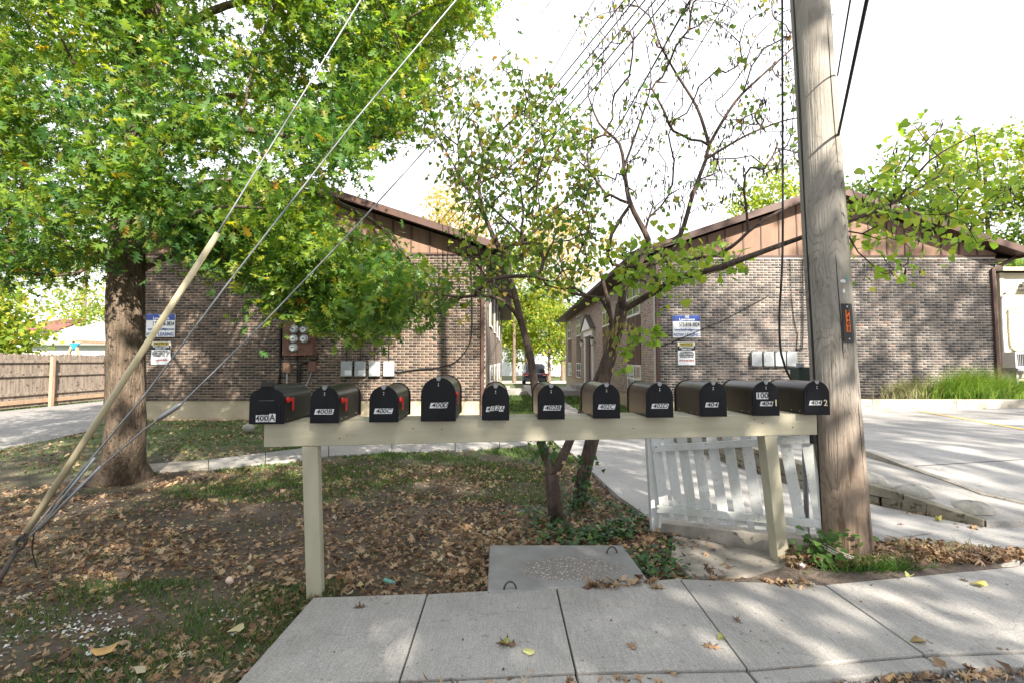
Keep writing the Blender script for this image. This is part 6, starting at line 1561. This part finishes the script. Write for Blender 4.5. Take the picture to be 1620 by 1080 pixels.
o = scatter('grass_tuft', TB, np.stack([x, y, np.full(n,.045)],1), frames(ax, g.normal(0,1,(n,3))), hh, MAT['weed'], sx=.007/hh); tag(o, 'green grass tufts at the foot of the utility pole', 'grass')
o = MB().tube(cat_rom([P(1300,861,3.66), P(1320,872,3.63), P(1345,881,3.62), P(1374,892,3.64)], .05), .006, 5).tube(cat_rom([P(1304,866,3.65), P(1325,878,3.62), P(1350,884,3.61), P(1374,893,3.63)], .05), .005, 5).tube(cat_rom([P(1302,858,3.66), P(1330,872,3.62), P(1373,889,3.63)], .05), .004, 5).build('frayed_strap', MAT['strap_grey'], smooth=True); tag(o, 'frayed grey strap lying across the pole foot', 'strap')
rock('white_litter', G(1268, 897, .06)+Vector((0,0,.015)), .022, MAT['plate_white'], 'crumpled white litter in the weeds by the pole', 'litter', 5)
rock('round_stone', G(363, 921, .02)+Vector((0,0,.015)), .024, M('pinkstone', (0.55,0.44,0.36), (0.5,0.4,0.33), 9, .6), 'small round pinkish stone lying on the leaves', 'stone', 2, (1,1,1))
c = G(617, 924, .03); cn_ = empty('crushed_can', c, 'small crushed teal can among the leaves behind the sidewalk', 'can')
MB().tube([c+Vector((-.04,.0,.035)), c+Vector((0,-.005,.022)), c+Vector((.035,-.01,.012))], [.012,.014,.013], 10).build('can_body', MAT['teal_can'], cn_, smooth=True); MB().tube([c+Vector((.036,-.010,.012)), c+Vector((.05,-.014,.007))], [.013,.010], 10).build('can_end', MAT['ink'], cn_)

# ---- ornamental grass by the right building
def tussock(label, cxp, Y, n, spread, hgt, lean, mat, seed):
    g = np.random.default_rng(seed); c = P(cxp, 620, Y); r = empty('ornamental_grass', (c.x, Y, .56), label, 'grass clump', 'ornamental grasses in the bed')
    V = []; F = []; 
    x = c.x+g.normal(0, spread, n); y = Y+g.normal(0, .16, n); h = g.uniform(hgt*.5, hgt*1.1, n); a = g.normal(lean, .8, n); b = g.normal(-.25, .3, n); w_ = g.uniform(.005, .010, n)
    for i in range(5):
        t = i/4; px_ = x+a*h*t*t*.85; py_ = y+b*h*t*t; pz = .56+h*(t-.42*t*t*np.minimum(1.3, np.abs(a)+.3)); ww = w_*(1-t*.92)
        V.append(np.stack([px_-ww, py_, pz], 1)); V.append(np.stack([px_+ww, py_, pz], 1))
    V = np.stack(V, 1); f = np.array([(2*i, 2*i+1, 2*i+3, 2*i+2) for i in range(4)])
    F = (f[None]+(np.arange(n)*10)[:, None, None]).reshape(-1, 4)
    o = link('blades', np_mesh('blades', V.reshape(-1, 3), F), MAT[mat], r); o['kind'] = 'stuff'
tussock('large arching bright green grass clump in the bed', 1525, 12.1, 2400, .34, 1.0, .45, 'grass_fine', 3)
tussock('second arching bright green grass clump at the right end of the bed', 1590, 12.3, 1000, .26, .8, .4, 'grass_fine', 4)
tussock('dry tan grass clump left of the green ones in the bed', 1445, 12.4, 700, .30, .75, -.3, 'grass_dry', 5)

n = 420; x = g.uniform(-1.1, 6, n); y = g.uniform(2.4, 3.9, n); m = in_poly(x, y, SIDEPOLY); x, y = x[m], y[m]
n5 = 160; x2_ = g.uniform(1.2, 7, n5); y2_ = g.uniform(3.8, 7.5, n5); m = in_poly(x2_, y2_, DRIVEPOLY)|in_poly(x2_, y2_, APRON)
x = np.concatenate([x, x2_[m]]); y = np.concatenate([y, y2_[m]]); k = len(x)
o = scatter('sidewalk_debris', TS, np.stack([x, y, np.full(k, ZS+.002)], 1), flat_frames(k, g, .4), np.clip(g.lognormal(-4.75, .55, k), .004, .04), leaf_mat('debris', [(0,(.03,.025,.02)),(.6,(.09,.06,.04)),(1,(.25,.17,.1))], 0, .9)); tag(o, 'tiny dark twigs and crumbs scattered on the concrete', 'debris')
# ---- single leaves lying on the concrete
def lone_leaf(T, px, py, s, col, label, z=ZS, cat='leaf', grp='single leaves on the sidewalk', ang=0, curl=.02):
    v = T[0].copy()*s; v[:, 1] -= s*.45; c_, s_ = math.cos(ang), math.sin(ang); q = np.stack([v[:, 0]*c_-v[:, 1]*s_, v[:, 0]*s_+v[:, 1]*c_, v[:, 2]+curl*(np.abs(v[:, 0])/s*2)**2+.004], 1)
    m = MAT.get('lone'+str(col)) or M('leaf_lone', col, tuple(k*.75 for k in col), 60, .7); MAT['lone'+str(col)] = m
    o = link('fallen_leaf', np_mesh('fallen_leaf', q, T[1]), m); o.location = G(px, py, z); 
    sol = o.modifiers.new('thick', 'SOLIDIFY'); sol.thickness = .0012
    return tag(o, label, cat, grp)
TAN, BRN, YEL, GRN = (.33,.19,.10), (.16,.09,.05), (.62,.55,.16), (.28,.29,.08)
lone_leaf(TH, 838, 1031, .062, (.60,.60,.26), 'single pale yellow heart shaped leaf on the middle sidewalk slab', ang=-.8, curl=.004)
lone_leaf(TO, 803, 1019, .11, BRN, 'curled brown leaf left of the pale yellow one on the sidewalk', ang=1.3, curl=.05)
lone_leaf(TH, 797, 1017, .05, GRN, 'olive leaf tucked under the curled brown leaf', ang=.9, curl=.02)
lone_leaf(TO, 1000, 1023, .07, TAN, 'tan oak leaf alone on the slab right of centre', ang=.3, curl=.03)
lone_leaf(TO, 1126, 1023, .09, TAN, 'tan oak leaf beside the second joint on the sidewalk', ang=1.2)
lone_leaf(TH, 1141, 1010, .04, GRN, 'small olive leaf lying on the sidewalk joint', ang=2.0)
lone_leaf(TO, 1166, 981, .055, BRN, 'small brown leaf in the middle of the fourth slab', ang=.2, curl=.04)
lone_leaf(TS, 1454, 1015, .085, (.30,.21,.09), 'rolled tan leaf near the street on the right slab', ang=1.5, curl=.03)
lone_leaf(TO, 1295, 1067, .11, TAN, 'large tan oak leaf on the asphalt at the bottom edge', z=.016, ang=1.4)
lone_leaf(TO, 1475, 1066, .08, TAN, 'pale tan oak leaf on the asphalt right of the large one', z=.016, ang=.2)
lone_leaf(TO, 941, 1062, .10, TAN, 'tan oak leaf on the gutter at the bottom middle', z=.03, ang=1.1)
lone_leaf(TH, 1550, 925, .075, YEL, 'bright yellow leaf on the ground right of the pole', z=.06, ang=.7)
lone_leaf(TH, 1438, 911, .05, (.48,.50,.16), 'lime yellow leaf in the debris beside the pole', z=.085, ang=2.1)
lone_leaf(TO, 1426, 829, .055, (.22,.06,.05), 'dark red leaf on the driveway beside the block wall', ang=1.1)
lone_leaf(TH, 1484, 823, .05, YEL, 'yellow leaf standing against the block wall', ang=.2, curl=.05)
lone_leaf(TO, 1526, 918, .05, BRN, 'dark brown leaf on the concrete right of the debris', ang=.5)
lone_leaf(TO, 1040, 930, .10, (.30,.20,.10), 'clump of curled tan leaves on the sidewalk by the inlet lid', ang=1.4, curl=.06)
lone_leaf(TO, 570, 960, .07, BRN, 'dark curled leaf on the left sidewalk slab', ang=1.8, curl=.04)
lone_leaf(TH, 165, 1030, .11, (.58,.36,.14), 'large orange tan leaf in the grass at lower left', z=.03, ang=.6, curl=.03)
lone_leaf(TH, 372, 998, .08, (.48,.42,.24), 'pale buff leaf on the soil left of the sidewalk', z=.03, ang=1.5)
